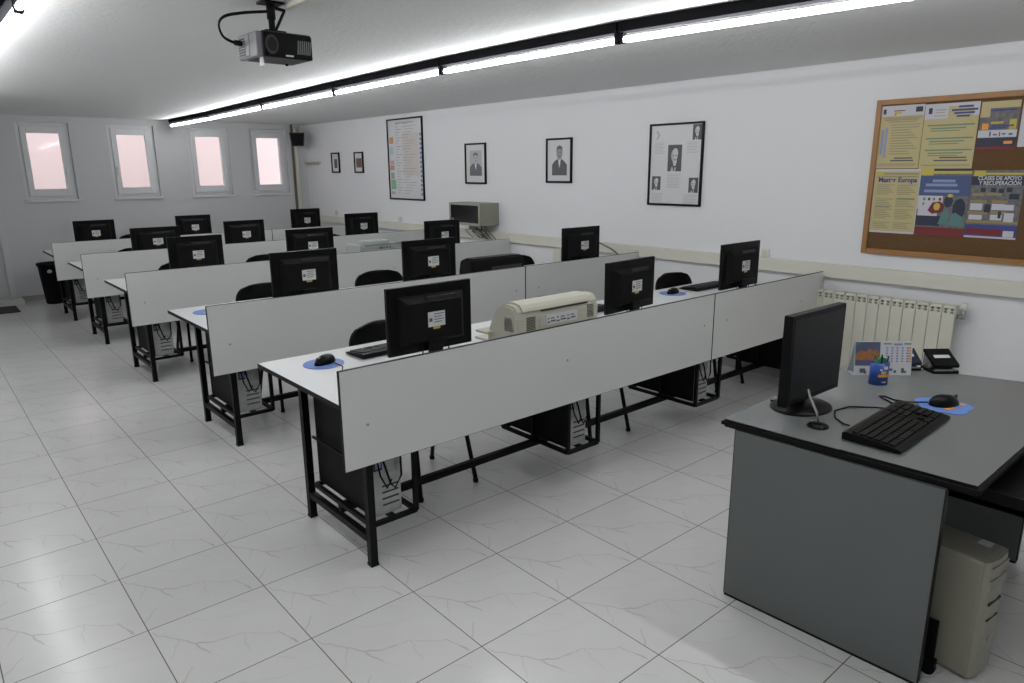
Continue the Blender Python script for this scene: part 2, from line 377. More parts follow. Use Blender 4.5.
# ---------------------------------------------------------------- desk rows
ROWS = [.7018, 2.4984, 4.3838, 6.1272, 7.6866]
PX = [-.146, -.0772, -.0897, -.0908, -.1077]
ORD = ['frontmost', 'second', 'third', 'fourth', 'rearmost']
DT = .766; PT, PB = .9247, .4918; XE = 3.90; JX = 2.46
CR = [(-.012, .215), (1.20, 1.44), (2.38, 2.64), (3.62, 3.86)]
def make_desk(i):
    t = thing('computer_desk', '%s long white computer desk with grey-white front panels on black steel legs' % ORD[i], 'desk', (0, ROWS[i], 0), 0, None)
    x0 = PX[i]; xb = PX[i]+.02
    dk = MB().box(xb+.002, XE-.002, .024, .92, DT-.02, DT, 0).build('desktop', M_white_lam, t)
    e = MB(); e.box(xb, xb+.003, .022, .923, DT-.022, DT-.0005); e.box(xb, XE, .92, .923, DT-.022, DT-.0005); e.box(xb+.003, XE, .024, .92, DT-.0225, DT-.0203)
    e.build('edge_band', M_edge, dk)
    for (a, c) in ((x0, JX-.003), (JX+.003, XE+.02)):
        p = MB().box(a+.002, c-.002, 0, .0175, PB+.002, PT-.002).build('divider_panel', M_panel, t)
        e = MB(); e.box(a, a+.0025, .0005, .0175, PB, PT); e.box(c-.0025, c, .0005, .0175, PB, PT); e.box(a, c, .0005, .0175, PT-.0025, PT); e.box(a, c, .0005, .0175, PB, PB+.0025)
        e.build('edge_band', M_edge, p)
        sc = MB()
        for sx in ([x0+.115, 1.141, JX-.10] if a == x0 else [JX+.15, 3.587]):
            sc.tube([(sx, -.0015, .735 - (.06 if sx < 0.2 else 0)), (sx, .001, .735 - (.06 if sx < 0.2 else 0))], .007, 10)
        sc.build('screws', M_grey, p)
    # frame ends
    for ex, nm in ((.0+PX[i]+.126, 'a'), (3.882, 'b')):
        for ly in (.046, .650):
            lg = MB().bar((ex, ly, .012), (ex, ly, DT-.0225), .034)
            lg.build('leg', M_steel, t)
            MB().box(ex-.019, ex+.019, ly-.019, ly+.019, 0, .014).build('foot_cap', M_steel, t)
        MB().bar((ex, .07, .125), (ex, .64, .125), .03).build('lower_rail', M_steel, t)
        MB().bar((ex, .07, .73), (ex, .64, .73), .028).build('upper_rail', M_steel, t)
    s = MB().bar((PX[i]+.126, .34, .16), (3.882, .34, .16), .030, .035)
    s.build('stretcher', M_steel, t)
    for yy in (.12, .64): MB().bar((PX[i]+.126, yy, .73), (3.882, yy, .73), .025).build('top_rail', M_steel, t)
    for k, (a, c) in enumerate(CR):
        m_ = MB(); z0, z1 = .188, .725; y0, y1 = .048, .60; w = .020
        a2, c2 = a+(PX[i]+.146 if k == 0 else 0), c+(PX[i]+.146 if k == 0 else 0)
        for yy in (y0, y1):
            m_.bar((a2, yy, z0), (c2, yy, z0), w); m_.bar((c2, yy, z0), (c2, yy, z1), w)
            if k: m_.bar((a2, yy, z0), (a2, yy, z1), w)
        for xx in (a2, c2): m_.bar((xx, y0, z0), (xx, y1, z0), w)
        m_.bar((c2, y0, .47), (c2, y1, .47), w*.8); m_.bar((a2+.004, y0, .44), (a2+.004, y1, .44), .010)
        if k: m_.bar((a2, .33, z0), (a2, .33, z1), w)
        m_.bar(((a2+c2)/2, y0, z0), ((a2+c2)/2, y1, z0), w)
        m_.bar((a2, .34, z0-.008), (c2, .34, z0-.008), w)
        m_.build('tower_cradle', M_steel, t)
    return t
desks = [make_desk(i) for i in range(5)]

# ---------------------------------------------------------------- computer towers in the cradles
def make_tower(name, label, cat, loc, group, back=True):
    t = thing(name, label, cat, loc, 0, group)
    w, d_, h = .150, .535, .50
    MB().box(0, w, .006, d_-.02, 0, h, .004).build('case', M_black2, t)
    b = MB().box(.004, w-.004, 0, .008, .004, h-.004)
    io = b.build('rear_plate', M_silver, t)
    io['label'] = 'bare metal rear plate with slots and cables'
    MB().box(.012, .055, -.003, .002, .22, .37).build('port_panel', M_slot, io)
    MB().tube([(.104, -.003, .40), (.104, .001, .40)], .030, 18).build('fan_grille', M_slot, io)
    m2 = MB()
    for k in range(4): m2.box(.05, w-.016, -.0022, .002, .045+.03*k, .052+.03*k)
    m2.build('expansion_slots', M_slot, io)
    MB().box(.020, .050, -.004, -.0015, .23, .26).build('ports', M_plblue, io)
    f = MB().box(.070, .140, -.005, -.001, .20, .29); f.build('power_supply', M_grey, io)
    c = MB()
    pts = [Vector((.05, -.003, .30)), Vector((.055, -.03, .24)), Vector((.075, -.035, .16)), Vector((.10, -.03, .13)), Vector((.135, -.028, .18)), Vector((.14, -.02, .30)), Vector((.12, -.012, .34))]
    c.tube(pts, .005, 6); c.tube([(.03, -.003, .27), (.035, -.02, .2), (.06, -.03, .14), (.09, -.02, .17)], .004, 6)
    c.build('cable', M_black2, t)
    MB().box(0, w, d_-.02, d_, 0, h, .006).build('front_bezel', M_black, t)
    return t
tower_lab = ['black desktop tower in the left end cradle of the frontmost desk', 'black desktop tower in the middle cradle of the frontmost desk', 'black desktop tower in the cradle under the panel joint of the frontmost desk',
             'black desktop tower in the left end cradle of the second desk', 'black desktop tower in the left end cradle of the third desk', 'black desktop tower in the left end cradle of the fourth desk', 'black desktop tower in the left end cradle of the rearmost desk', 'black desktop tower in the wall end cradle of the frontmost desk']
G_t = 'desktop towers hung under the desk rows'
tw0 = make_tower('computer_tower', tower_lab[0], 'computer', (.012, ROWS[0]+.078, .199), G_t)
tz = [(1.222, 0), (2.402, 0), (PX[1]+.158, 1), (PX[2]+.158, 2), (PX[3]+.158, 3), (PX[4]+.158, 4), (3.642, 0)]
for k, (x, rI) in enumerate(tz): dup(tw0, (x, ROWS[rI]+.078, .199), 0, tower_lab[k+1], G_t)

# ---------------------------------------------------------------- monitors
def make_monitor(label, loc, rz=0, z0=.08, z1=.405, w=.485, group=None, thick=.022, br=1.0):
    t = thing('computer_monitor', label, 'monitor', loc, rz, group)
    hw = w/2; T = Matrix.Rotation(math.radians(-3), 4, 'X')
    fr = MB()
    fr.box(-hw, hw, 0, thick, z0, z1, .004)
    fr.build('bezel', M_black, t)
    MB().box(-hw+.018, hw-.018, thick-.0002, thick+.0015, z0+.022, z1-.018).build('screen', M_gloss, t)
    bs = MB(); zb0, zb1 = z0+.04, z1-.045
    v = []
    for (yy, ins) in ((.001, 0), (-.022, .012), (-.040, .035)):
        v.append([bs.bm.verts.new(p) for p in ((-hw+.055+ins, yy, zb0+ins*.6), (hw-.055-ins, yy, zb0+ins*.6), (hw-.055-ins, yy, zb1-ins), (-hw+.055+ins, yy, zb1-ins))])
    for a in (0, 1):
        for k in range(4): bs._f([v[a][k], v[a][(k+1) % 4], v[a+1][(k+1) % 4], v[a+1][k]])
    bs._f(v[2]); bs._f(v[0][::-1])
    back = bs.build('back_shell', M_black2, t)
    MB().box(-.045, hw-.115, -.034, -.016, zb1-.030, zb1-.010, .003).build('vent_strip', M_projl, back)
    lz = z0+.155
    MB().box(-.046, .052, -.0415, -.0395, lz-.03, lz+.042).build('label', M_label, back)
    mk = MB(); mk.box(-.040, -.022, -.0421, -.0414, lz-.005, lz+.012)
    for k in range(4): mk.box(-.012, .044-.01*(k % 2), -.0421, -.0414, lz+.028-.013*k, lz+.032-.013*k)
    mk.build('label_print', M_ink, back)
    MB().box(-.018, .022, -.0415, -.0395, lz-.043, lz-.031).build('label_strip', M_yellow, back)
    nk = MB().box(-.035, .035, -.045, -.012, .008, zb0+.03, .006); nk.box(-.05, .05, -.05, -.01, z0+.03, z0+.065, .006)
    nk.build('neck', M_black, t)
    bs = MB().lathe([(.02, .024), (.06, .020), (.098, .010), (.105, .004), (.105, 0)], (0, .02-.03, 0), 32, 1.0*br, .82*br)
    bs.build('base', M_black, t)
    cb = MB().tube([(-.07, -.02, z0+.045), (-.075, -.03, z0-.02), (-.06, -.04, .012), (-.1, -.10, .008)], .0035, 6); cb.tube([(.075, -.02, z0+.045), (.08, -.03, z0-.01), (.075, -.05, .012), (.04, -.12, .008)], .0035, 6)
    cb.build('cable', M_black2, t)
    return t
G_m = 'black flat monitors on the desk rows'
MX = [[(.265, .748), (1.755, 2.245), (2.985, 3.478)], [(.455, .938), (1.482, 1.975), (3.19, 3.683)], [(.326, .785), (1.38, 1.863), (2.95, 3.42)], [(.436, .928), (1.40, 1.863), (2.913, 3.385)], [(.178, .618), (1.325, 1.763), (2.878, 3.324)]]
POS = ['left', 'middle', 'right']
names_row = ['front desk row', 'second desk row', 'third desk row', 'fourth desk row', 'rearmost desk row']
mz = [[0, 0, 0], [0, 0, 0], [-.012, 0, -.008], [-.03, -.008, .005], [-.008, .0, .01]]
MT = [[1.171, 1.155, 1.171], [1.171, 1.176, 1.171], [1.156, 1.157, 1.156], [1.128, 1.150, 1.165], [1.140, 1.147, 1.166]]
mon0 = None
for i in range(5):
    for k, (a, c) in enumerate(MX[i]):
        lab = '%s black monitor of the %s, seen from behind' % (POS[k], names_row[i])
        if i == 0:
            lab = ['front row black monitor beside the round blue mouse pad, seen from behind', 'front row black monitor just right of the beige printer, seen from behind', 'front row black monitor nearest the wall trunking, seen from behind'][k]
        rz = [[0, math.radians(4), 0], [0, math.radians(0), 0], [0]*3, [0]*3, [0]*3][i][k]
        loc = ((a+c)/2, ROWS[i]+.30, DT)
        if mon0 is None: mon0 = make_monitor(lab, loc, rz, group=G_m)
        else: dup(mon0, loc, rz, lab, G_m).scale = ((c-a)/.485, 1, (MT[i][k]-.766)/.405)

# ---------------------------------------------------------------- keyboards, mice, pads
def make_keyboard(label, loc, rz=0, group=None, w=.45, d=.165):
    t = thing('keyboard', label, 'keyboard', loc, rz, group)
    b = MB()
    prof = [(-d/2, .004), (-d/2, .012), (-d/2+.012, .016), (d/2-.012, .030), (d/2, .026), (d/2, .004)]
    b.poly([(-w/2, y, z) for y, z in prof], (w, 0, 0))
    bd = b.build('body', M_black, t)
    k = MB()
    rows = 6
    for r in range(rows):
        y0 = -d/2+.022+r*(d-.040)/rows; y1 = y0+(d-.040)/rows-.004
        z = .016+.014*((y0+d/2-.012)/(d-.024))
        x = -w/2+.014
        for seg, n in ((.285, 15), (.055, 3), (.075, 4)):
            for q in range(n):
                x0 = x+q*seg/n
                if r == 0 and seg > .2 and 3 < q < 9:
                    if q == 4: k.box(x0+.001, x+9*seg/n-.002, y0, y1, z-.002, z+.006, .0015)
                    continue
                if r in (1, 2) and n == 3 and not (r == 1 and q == 1): continue
                k.box(x0+.001, x0+seg/n-.002, y0, y1, z-.002, z+.006)
            x += seg+.006
    k.build('keys', M_key, t)
    f = MB(); f.box(-w/2+.03, -w/2+.05, d/2-.03, d/2-.02, 0, .006); f.box(w/2-.05, w/2-.03, d/2-.03, d/2-.02, 0, .006); f.box(-w/2+.03, -w/2+.05, -d/2+.01, -d/2+.02, 0, .006); f.box(w/2-.05, w/2-.03, -d/2+.01, -d/2+.02, 0, .006)
    f.build('feet', M_black2, t)
    return t
kb0 = make_keyboard('black keyboard on the teacher desk in front of the monitor', (1.318, -.846, .75), math.radians(1.5))
kb0.scale = (1.12, 1.20, 1.1)
PI_ = PI
G_k = 'keyboards on the student desks'
for _a, _r, _l in (((.52, ROWS[0]+.715, DT), PI_+.05, 'black keyboard behind the left monitor of the front desk row'), ((2.00, ROWS[0]+.70, DT), PI_, 'black keyboard behind the middle monitor of the front desk row'), ((3.44, ROWS[0]+.735, DT), PI_-.02, 'black keyboard on the front desk row beside the mouse on its far blue pad')):
    dup(kb0, _a, _r, _l, G_k).scale = (1, 1, 1)

def make_mouse(label, loc, rz=0, group=None):
    t = thing('computer_mouse', label, 'mouse', loc, rz, group)
    b = MB(); n = 20; rings = []
    for j in range(9):
        f = j/8*PI/2; zz = .036*math.sin(f); rr2 = math.cos(f)**.75 if j < 8 else 0.02
        rings.append([b.bm.verts.new((.031*rr2*math.cos(2*PI*k/n)*(1-.12*math.sin(2*PI*k/n)), .056*rr2*math.sin(2*PI*k/n)-.006*math.sin(f), zz)) for k in range(n)])
    for a in range(8):
        for k in range(n):
            fc = b._f([rings[a][k], rings[a][(k+1) % n], rings[a+1][(k+1) % n], rings[a+1][k]]); fc.smooth = True
    b._f(rings[0][::-1]); b._f(rings[-1])
    b.build('body', M_black, t)
    MB().tube([(-.003, .030, .026), (.003, .030, .026)], .008, 12).build('scroll_wheel', M_grey, t)
    MB().box(-.0006, .0006, .012, .050, .012, .0325).build('button_seam', M_slot, t)
    return t
def make_pad(label, loc, rz=0, flower=False, group=None):
    t = thing('mouse_pad', label, 'mouse pad', loc, rz, group)
    n = 48; pts = []
    for k in range(n):
        a = 2*PI*k/n; r = .100*(1+(.07*math.cos(5*a) if flower else 0))
        pts.append((r*math.cos(a)*(1.08 if flower else 1), r*math.sin(a), 0))
    MB().poly(pts, (0, 0, .003)).build('pad', M_blue, t)
    pr = MB()
    pr.poly([(-.065, -.02, .003), (-.01, -.045, .003), (.0, -.03, .003), (-.05, 0, .003)], (0, 0, .0006))
    pr.poly([(.03, .01, .003), (.075, .02, .003), (.07, .04, .003), (.02, .035, .003)], (0, 0, .0006))
    pr.poly([(.03, -.075, .003), (.06, -.07, .003), (.055, -.05, .003), (.03, -.055, .003)], (0, 0, .0006))
    pr.build('print', M_pora, t)
    return t
P1 = (.118, ROWS[0]+.690, DT)
pad0 = make_pad('round blue mouse pad at the left end of the front desk row', P1)
dup(pad0, (3.02, ROWS[0]+.735, DT), 1.0, 'round blue mouse pad at the right end of the front desk row')
dup(pad0, (.135, ROWS[1]+.66, DT), .5, 'round blue mouse pad at the left end of the second desk row')
mo0 = make_mouse('black mouse on the round blue pad at the left end of the front desk row', (P1[0]+.005, P1[1]+.0, DT+.0042), 2.0); mo0.scale = (1.22, 1.2, 1.15)
dup(mo0, (3.02, ROWS[0]+.735, DT+.0042), 1.7, 'black mouse on the blue pad at the right end of the front desk row')
c = MB().tube([(.155, ROWS[0]+.64, .774), (.16, ROWS[0]+.57, .770), (.12, ROWS[0]+.50, .770), (.10, ROWS[0]+.46, .770), (.13, ROWS[0]+.42, .770), (.18, ROWS[0]+.38, .770)], .0028, 6)
tag(c.build('mouse_cable', M_black2), 'thin black mouse cable lying at the left end of the front desk', 'cable')

# ---------------------------------------------------------------- chairs
def make_chair(label, loc, rz=0, group=None):
    t = thing('student_chair', label, 'chair', loc, rz, group)
    # local: front of the seat toward -Y (under the desk), backrest at +Y ; origin = floor centre
    s = MB(); n = 10; hw = .205
    top = []; bot = []
    for j in range(9):
        v = j/8; y = -.20+.40*v
        rt = []; rb = []
        for i in range(n+1):
            u = i/n; x = -hw+2*hw*u
            k = 1-.10*(abs(2*u-1)**4)*(1 if v < .15 else 0)
            z = .455-.018*(1-(2*u-1)**2)*math.sin(PI*v)-.03*max(0, (.12-v)/.12)**2
            yy = y+ (.03*(abs(2*u-1)**4) if v < .2 else 0)
            rt.append(s.bm.verts.new((x, yy, z))); rb.append(s.bm.verts.new((x, yy, z-.018)))
        top.append(rt); bot.append(rb)
    def shell(A, B):
        J = len(A); I = len(A[0])
        for j in range(J-1):
            for i in range(I-1):
                f = s._f([A[j][i], A[j][i+1], A[j+1][i+1], A[j+1][i]]); f.smooth = True
                f = s._f([B[j][i], B[j+1][i], B[j+1][i+1], B[j][i+1]]); f.smooth = True
        for j in range(J-1):
            s._f([A[j][0], A[j+1][0], B[j+1][0], B[j][0]]); s._f([A[j][-1], B[j][-1], B[j+1][-1], A[j+1][-1]])
        for i in range(I-1):
            s._f([A[0][i], B[0][i], B[0][i+1], A[0][i+1]]); s._f([A[-1][i], A[-1][i+1], B[-1][i+1], B[-1][i]])
    shell(top, bot)
    s.build('seat', M_chair, t)
    # backrest : rounded top panel, curved
    s = MB(); A = []; B = []
    nz = 12; z0, z1 = .60, .850; bw = .238
    for j in range(nz+1):
        v = j/nz; z = z0+(z1-z0)*v
        # half width shrinks to a rounded shoulder
        if v > .55: q = (v-.55)/.45; w = bw-.12*(1-math.sqrt(max(0, 1-q*q)))
        elif v < .2: q = (.2-v)/.2; w = bw-.05*(1-math.sqrt(max(0, 1-q*q)))
        else: w = bw
        ra = []; rb = []
        for i in range(n+1):
            u = 2*i/n-1; x = w*u
            y = .385+.05*v-.05*u*u
            zz = z
            ra.append(s.bm.verts.new((x, y, zz))); rb.append(s.bm.verts.new((x, y+.02, zz)))
        A.append(ra); B.append(rb)
    shell(A, B)
    s.build('backrest', M_chair, t)
    f = MB()
    for sx in (-1, 1): f.tube([(sx*.15, .12, .435), (sx*.15, .26, .440), (sx*.15, .34, .47), (sx*.15, .385, .54), (sx*.15, .412, .68)], .011, 8)
    f.bar((-.15, -.13, .430), (.15, -.13, .430), .02); f.bar((-.15, .13, .430), (.15, .13, .430), .02)
    f.bar((-.155, -.14, .43), (-.155, .14, .43), .02); f.bar((.155, -.14, .43), (.155, .14, .43), .02)
    f.build('seat_frame', M_steel, t)
    for sx in (-1, 1):
        for sy, yt, yb in ((-1, -.12, -.205), (1, .12, .225)):
            lg = MB().tube([(sx*.155, yt, .43), (sx*.183, yb, .016)], .0125, 8).tube([(sx*.182, yb, .02), (sx*.1835, yb, 0)], .0155, 8)
            lg.build('leg', M_steel, t)
    return t
G_c = 'black chairs behind the desk rows'
CH = [(0, .66, .62, 'black chair behind the left monitor of the front desk row'),
      (0, 1.90, .56, 'black chair behind the middle monitor of the front desk row'),
      (0, 3.41, .635, 'black chair behind the right monitor of the front desk row'),
      (1, .70, .68, 'black chair behind the left monitor of the second desk row'),
      (1, 1.705, .68, 'black chair behind the middle monitor of the second desk row'),
      (1, 3.27, .66, 'black chair behind the flat black printer of the second desk row'),
      (2, .645, .70, 'black chair showing left of the left monitor of the third desk row'),
      (2, 1.475, .68, 'black chair showing left of the middle monitor of the third desk row'),
      (3, .655, .70, 'black chair showing left of the left monitor of the fourth desk row'),
      (3, 3.02, .66, 'black chair showing left of the right monitor of the fourth desk row'),
      (4, 1.12, 1.16, 'black chair pushed back from the rearmost desk row, near the back wall')]
ch0 = None
for (r, x, dy, lab) in CH:
    loc = (x, ROWS[r]+dy, 0)
    if ch0 is None: ch0 = make_chair(lab, loc, 0, G_c)
    else: dup(ch0, loc, 0, lab, G_c)

# ---------------------------------------------------------------- printers
def beige_printer():
    t = thing('printer', 'wide beige printer on the front desk between the left and middle monitors', 'printer', (1.185, ROWS[0]+.11, DT), 0)
    w, d, h = .60, .33, .27
    prof = [(0, 0), (0, .20), (.006, .235), (.022, .258), (.050, .267), (.095, .266), (.16, .235), (.20, .18), (.225, .10), (.24, 0)]
    b = MB(); b.poly([(-w/2, y, z) for y, z in prof], (w, 0, 0)); bmesh.ops.bevel(b.bm, geom=[e for e in b.bm.edges if abs(e.verts[0].co.x-e.verts[1].co.x) < 1e-5], offset=.010, segments=2, affect='EDGES')
    b.build('body', M_beige, t)
    lid = MB(); lp = [(-.005, .236), (.002, .250), (.018, .268), (.055, .278), (.100, .276), (.165, .244), (.162, .234), (.10, .265), (.055, .266), (.024, .256), (.008, .24), (.001, .228)]
    lid.poly([(-w/2+.04, y, z) for y, z in lp], (w-.115, 0, 0)); lid.build('lid', M_beige, t)
    MB().box(-w/2+.17, w/2-.09, -.004, .004, .224, .232).box(-w/2+.175, w/2-.0, -.002, .002, .028, .031).build('groove', M_slot, t)
    MB().box(-w/2+.16, -w/2+.164, -.002, .002, .02, .19).box(w/2-.16, w/2-.164, -.002, .002, .03, .12).build('seam', M_beige_d, t)
    v = [MB(), MB(), MB()]
    for k in range(9):
        z = .130+.008*k
        v[0].box(-w/2+.07, -w/2+.13, -.003, .002, z+.005, z+.0095)
        v[1].box(w/2-.085, w/2-.035, -.003, .002, z+.015, z+.0195)
        v[2].box(-w/2-.002, -w/2+.003, .02+.004*k*.5, .09, z+.005, z+.0095)
    for q in v: q.build('vent', M_beige_v, t)
    lb = MB().box(-w/2+.205, w/2-.165, -.004, .001, .145, .198); lbo = lb.build('rating_label', M_label, t)
    k = MB()
    for q, (x, ww) in enumerate(((.215, .015), (.237, .035), (.280, .020), (.308, .040), (.356, .022), (.386, .034))):
        k.box(-w/2+x, -w/2+x+ww, -.0048, -.0038, .155+.004*(q % 2), .163+.004*(q % 2)); k.box(-w/2+x, -w/2+x+ww*.7, -.0048, -.0038, .175, .181)
    k.build('label_print', M_ink, lbo)
    tr = MB().box(-w/2+.03, w/2-.10, .225, .38, .035, .05, .004); tr.box(-w/2-.05, -w/2+.04, .17, .27, .105, .118, .004)
    tr.build('paper_tray', M_beige, t)
    return t
beige_printer()
def black_printer():
    t = thing('printer', 'low flat black printer on the second desk row', 'printer', (2.365, ROWS[1]+.22, DT), 0)
    w, h = .57, .232
    prof = [(0, .004), (0, .195), (.012, .212), (.03, .218), (.12, .220), (.17, .200), (.19, .12), (.19, .004)]
    b = MB(); b.poly([(-w/2, y, z) for y, z in prof], (w, 0, 0)); bmesh.ops.bevel(b.bm, geom=[e for e in b.bm.edges if abs(e.verts[0].co.x-e.verts[1].co.x) < 1e-5], offset=.012, segments=2, affect='EDGES')
    b.build('body', M_black2, t)
    MB().box(-w/2+.03, w/2-.03, .03, .13, .217, .225, .003).build('lid', M_black, t)
    MB().box(-w/2+.20, w/2-.04, -.003, .002, .10, .15).build('rear_slot', M_slot, t)
    for sx in (-.24, .22):
        for y in (.03, .15): MB().box(sx, sx+.02, y, y+.02, 0, .006).build('foot', M_black2, t)
black_printer()
def grey_printer():
    M_gp = mat('pale_grey_plastic', (0.36, 0.385, 0.375), .5, linear=True); M_gp2 = mat('mid_grey_plastic', (0.20, 0.215, 0.21), .5, linear=True)
    t = thing('printer', 'pale grey open-topped printer on the third desk row', 'printer', (2.34, ROWS[2]+.16, DT), 0)
    w = .54
    b = MB(); b.box(-w/2, w/2, 0, .30, .004, .13, .004); b.box(-w/2, -w/2+.06, 0, .30, .13, .20, .006); b.box(w/2-.06, w/2, 0, .30, .13, .185, .006); b.box(-w/2+.06, w/2-.06, 0, .02, .13, .15)
    b.build('body', M_gp, t)
    MB().box(-w/2+.02, w/2-.02, .01, .04, .186, .204, .004).build('top_bar', M_gp2, t)
    MB().box(-.02, .025, .005, .05, .15, .172, .004).box(.06, .09, .005, .05, .15, .172, .004).build('print_head', M_gp2, t)
    MB().box(-w/2+.12, w/2-.10, .15, .29, .13, .225, .02).build('paper_feeder', M_gp, t)
    for sx in (-.24, .22):
        for y in (.03, .25): MB().box(sx, sx+.02, y, y+.02, 0, .006).build('foot', M_black2, t)
grey_printer()

# ---------------------------------------------------------------- teacher desk
TZ = .75
def teacher_desk():
    t = thing('teacher_desk', 'large grey laminate teacher desk with thick black edge in the right foreground', 'desk', (0, 0, 0))
    A = [(.940, -.342), (.986, -1.212), (2.44, -1.212), (2.165, -.315)]
    e = MB(); e.poly([(x, y, TZ-.034) for x, y in A], (0, 0, .0335)); bmesh.ops.bevel(e.bm, geom=[x for x in e.bm.edges if abs(x.verts[0].co.z-x.verts[1].co.z) < 1e-5], offset=.010, segments=3, affect='EDGES')
    dt = e.build('desktop', M_edge, t)
    cx = sum(p[0] for p in A)/4; cy = sum(p[1] for p in A)/4
    A2 = [(x+(.010 if x < cx else -.010), y+(.010 if y < cy else -.010)) for x, y in A]
    MB().poly([(x, y, TZ-.003) for x, y in A2], (0, 0, .0032)).build('laminate_surface', M_gdesk, dt)
    for P4 in ([(.948, -.402), (.972, -.402), (.996, -1.125), (.972, -1.125)], [(2.10, -.42), (2.124, -.42), (2.124, -1.12), (2.10, -1.12)]):
        p = MB().poly([(x, y, .010) for x, y in P4], (0, 0, TZ-.034-.010)).build('side_panel', M_gpanel, t)
        e = MB(); (x0, y0), (x1, y1), (x2, y2), (x3, y3) = P4
        e.box(x3, x2, y3-.003, y3, .010, TZ-.034); e.box(x0, x1, y0, y0+.003, .010, TZ-.034); e.poly([(x, y, 0) for x, y in P4], (0, 0, .010)); e.build('edge_band', M_edge, p)
    MB().box(.976, 2.10, -.46, -.44, .30, TZ-.034).build('modesty_panel', M_gpanel, t)
    for xa in (1.12, 2.0): MB().box(xa, xa+.03, -1.12, -.55, TZ-.085, TZ-.034).build('drawer_runner', M_steel, t)
    MB().box(1.152, 1.998, -1.52, -1.00, TZ-.125, TZ-.100, .004).box(1.152, 1.160, -1.52, -.75, TZ-.125, TZ-.065).box(1.99, 1.998, -1.52, -.75, TZ-.125, TZ-.065).build('keyboard_tray', M_edge, t)
    return t
teacher_desk()
make_monitor('black monitor on the teacher desk showing its dark screen', (1.298, -.490, TZ), PI-.02, z0=.052, z1=.410, w=.420, thick=.036, br=1.30)

# wheeled tower of the teacher desk
def teacher_tower():
    M_c = mat('cream_case', (0.29, 0.28, 0.225), .5, linear=True); M_cf = mat('cream_case_front', (0.32, 0.31, 0.25), .5, linear=True)
    t = thing('computer_tower', 'cream tower computer on the floor under the teacher desk', 'computer', (1.222, -1.035, .012), math.radians(-6)); t.scale = (1, 1, 1.035)
    b = MB().box(-.085, .085, -.205, .21, .0, .425, .014); b.build('case', M_c, t)
    f = MB()
    pr = [(-.085, -.203), (-.06, -.214), (0, -.219), (.06, -.214), (.085, -.203)]
    f.poly([(x, y, .004) for x, y in pr], (0, 0, .418)); fr = f.build('front_bezel', M_cf, t)
    g_ = MB()
    for z in (.365, .32): g_.box(-.062, .062, -.221, -.210, z, z+.036, .003)
    g_.build('drive_bay', M_c, fr)
    MB().box(-.045, .045, -.2205, -.212, .262, .272, .002).box(-.040, .040, -.2205, -.212, .205, .210).build('grip_slot', M_slot, fr)
    MB().tube([(.0, -.215, .13), (.0, -.2225, .13)], .012, 14).build('power_button', M_grey, fr)
    MB().box(.03, .07, -.17, -.13, .4245, .4262).build('sticker', M_label, t)
    return t
teacher_tower()
def holder():
    t = thing('tower_trolley', 'low black wheeled trolley beside the cream tower', 'trolley', (1.078, -1.115, 0), 0)
    MB().box(-.02, .015, -.03, .26, .035, .055, .004).box(.0, .012, -.02, .04, .055, .20, .003).build('frame', M_black2, t)
    for y in (-.01, .24): MB().tube([(-.018, y, .022), (.008, y, .022)], .022, 16).build('wheel', M_black, t)
holder()
for _p, _l in (([(1.25, -1.02, .62), (1.245, -.97, .55), (1.23, -.88, .46), (1.22, -.76, .40), (1.22, -.765, .33)], 'thick black cable hanging behind the cream tower, nearer to the camera'), ([(1.33, -1.02, .62), (1.325, -.97, .55), (1.30, -.88, .46), (1.26, -.755, .38), (1.26, -.765, .28)], 'thick black cable hanging behind the cream tower, farther from the camera')):
    tag(MB().tube(_p, .010, 8).build('hanging_cable', M_black2), _l, 'cable')

# items on the teacher desk
pd = make_pad('blue flower-shaped mouse pad on the teacher desk', (1.735, -.862, TZ), .3, True)
dup(mo0, (1.742, -.862, TZ+.0042), -2.05, 'black mouse on the blue pad of the teacher desk')
c = MB().tube([(1.70, -.815, TZ+.012), (1.66, -.75, TZ+.005), (1.655, -.70, TZ+.004), (1.68, -.655, TZ+.004), (1.66, -.64, TZ+.004), (1.64, -.665, TZ+.004), (1.60, -.72, TZ+.004)], .003, 6)
tag(c.build('mouse_cable', M_black2), 'looped black mouse cable beside the teacher desk keyboard', 'cable')
c = MB().tube([(1.52, -.742, TZ+.006), (1.50, -.69, TZ+.004), (1.43, -.615, TZ+.004), (1.34, -.60, TZ+.004), (1.26, -.64, TZ+.004), (1.22, -.69, TZ+.004), (1.20, -.72, TZ+.010)], .003, 6)
tag(c.build('keyboard_cable', M_black2), 'black keyboard cable curling across the teacher desk behind the keyboard', 'cable')
mc = thing('desk_microphone', 'small black desk microphone foot with bent silver stem before the teacher monitor', 'microphone', (1.128, -.635, TZ))
MB().lathe([(.038, 0), (.038, .006), (.030, .011), (.01, .014)], (0, 0, 0), 24, 1, 1).build('base', M_black, mc)
MB().tube([(0, 0, .01), (.005, .01, .05), (.02, .05, .10), (.03, .065, .125)], .0045, 8).build('stem', M_grey, mc)

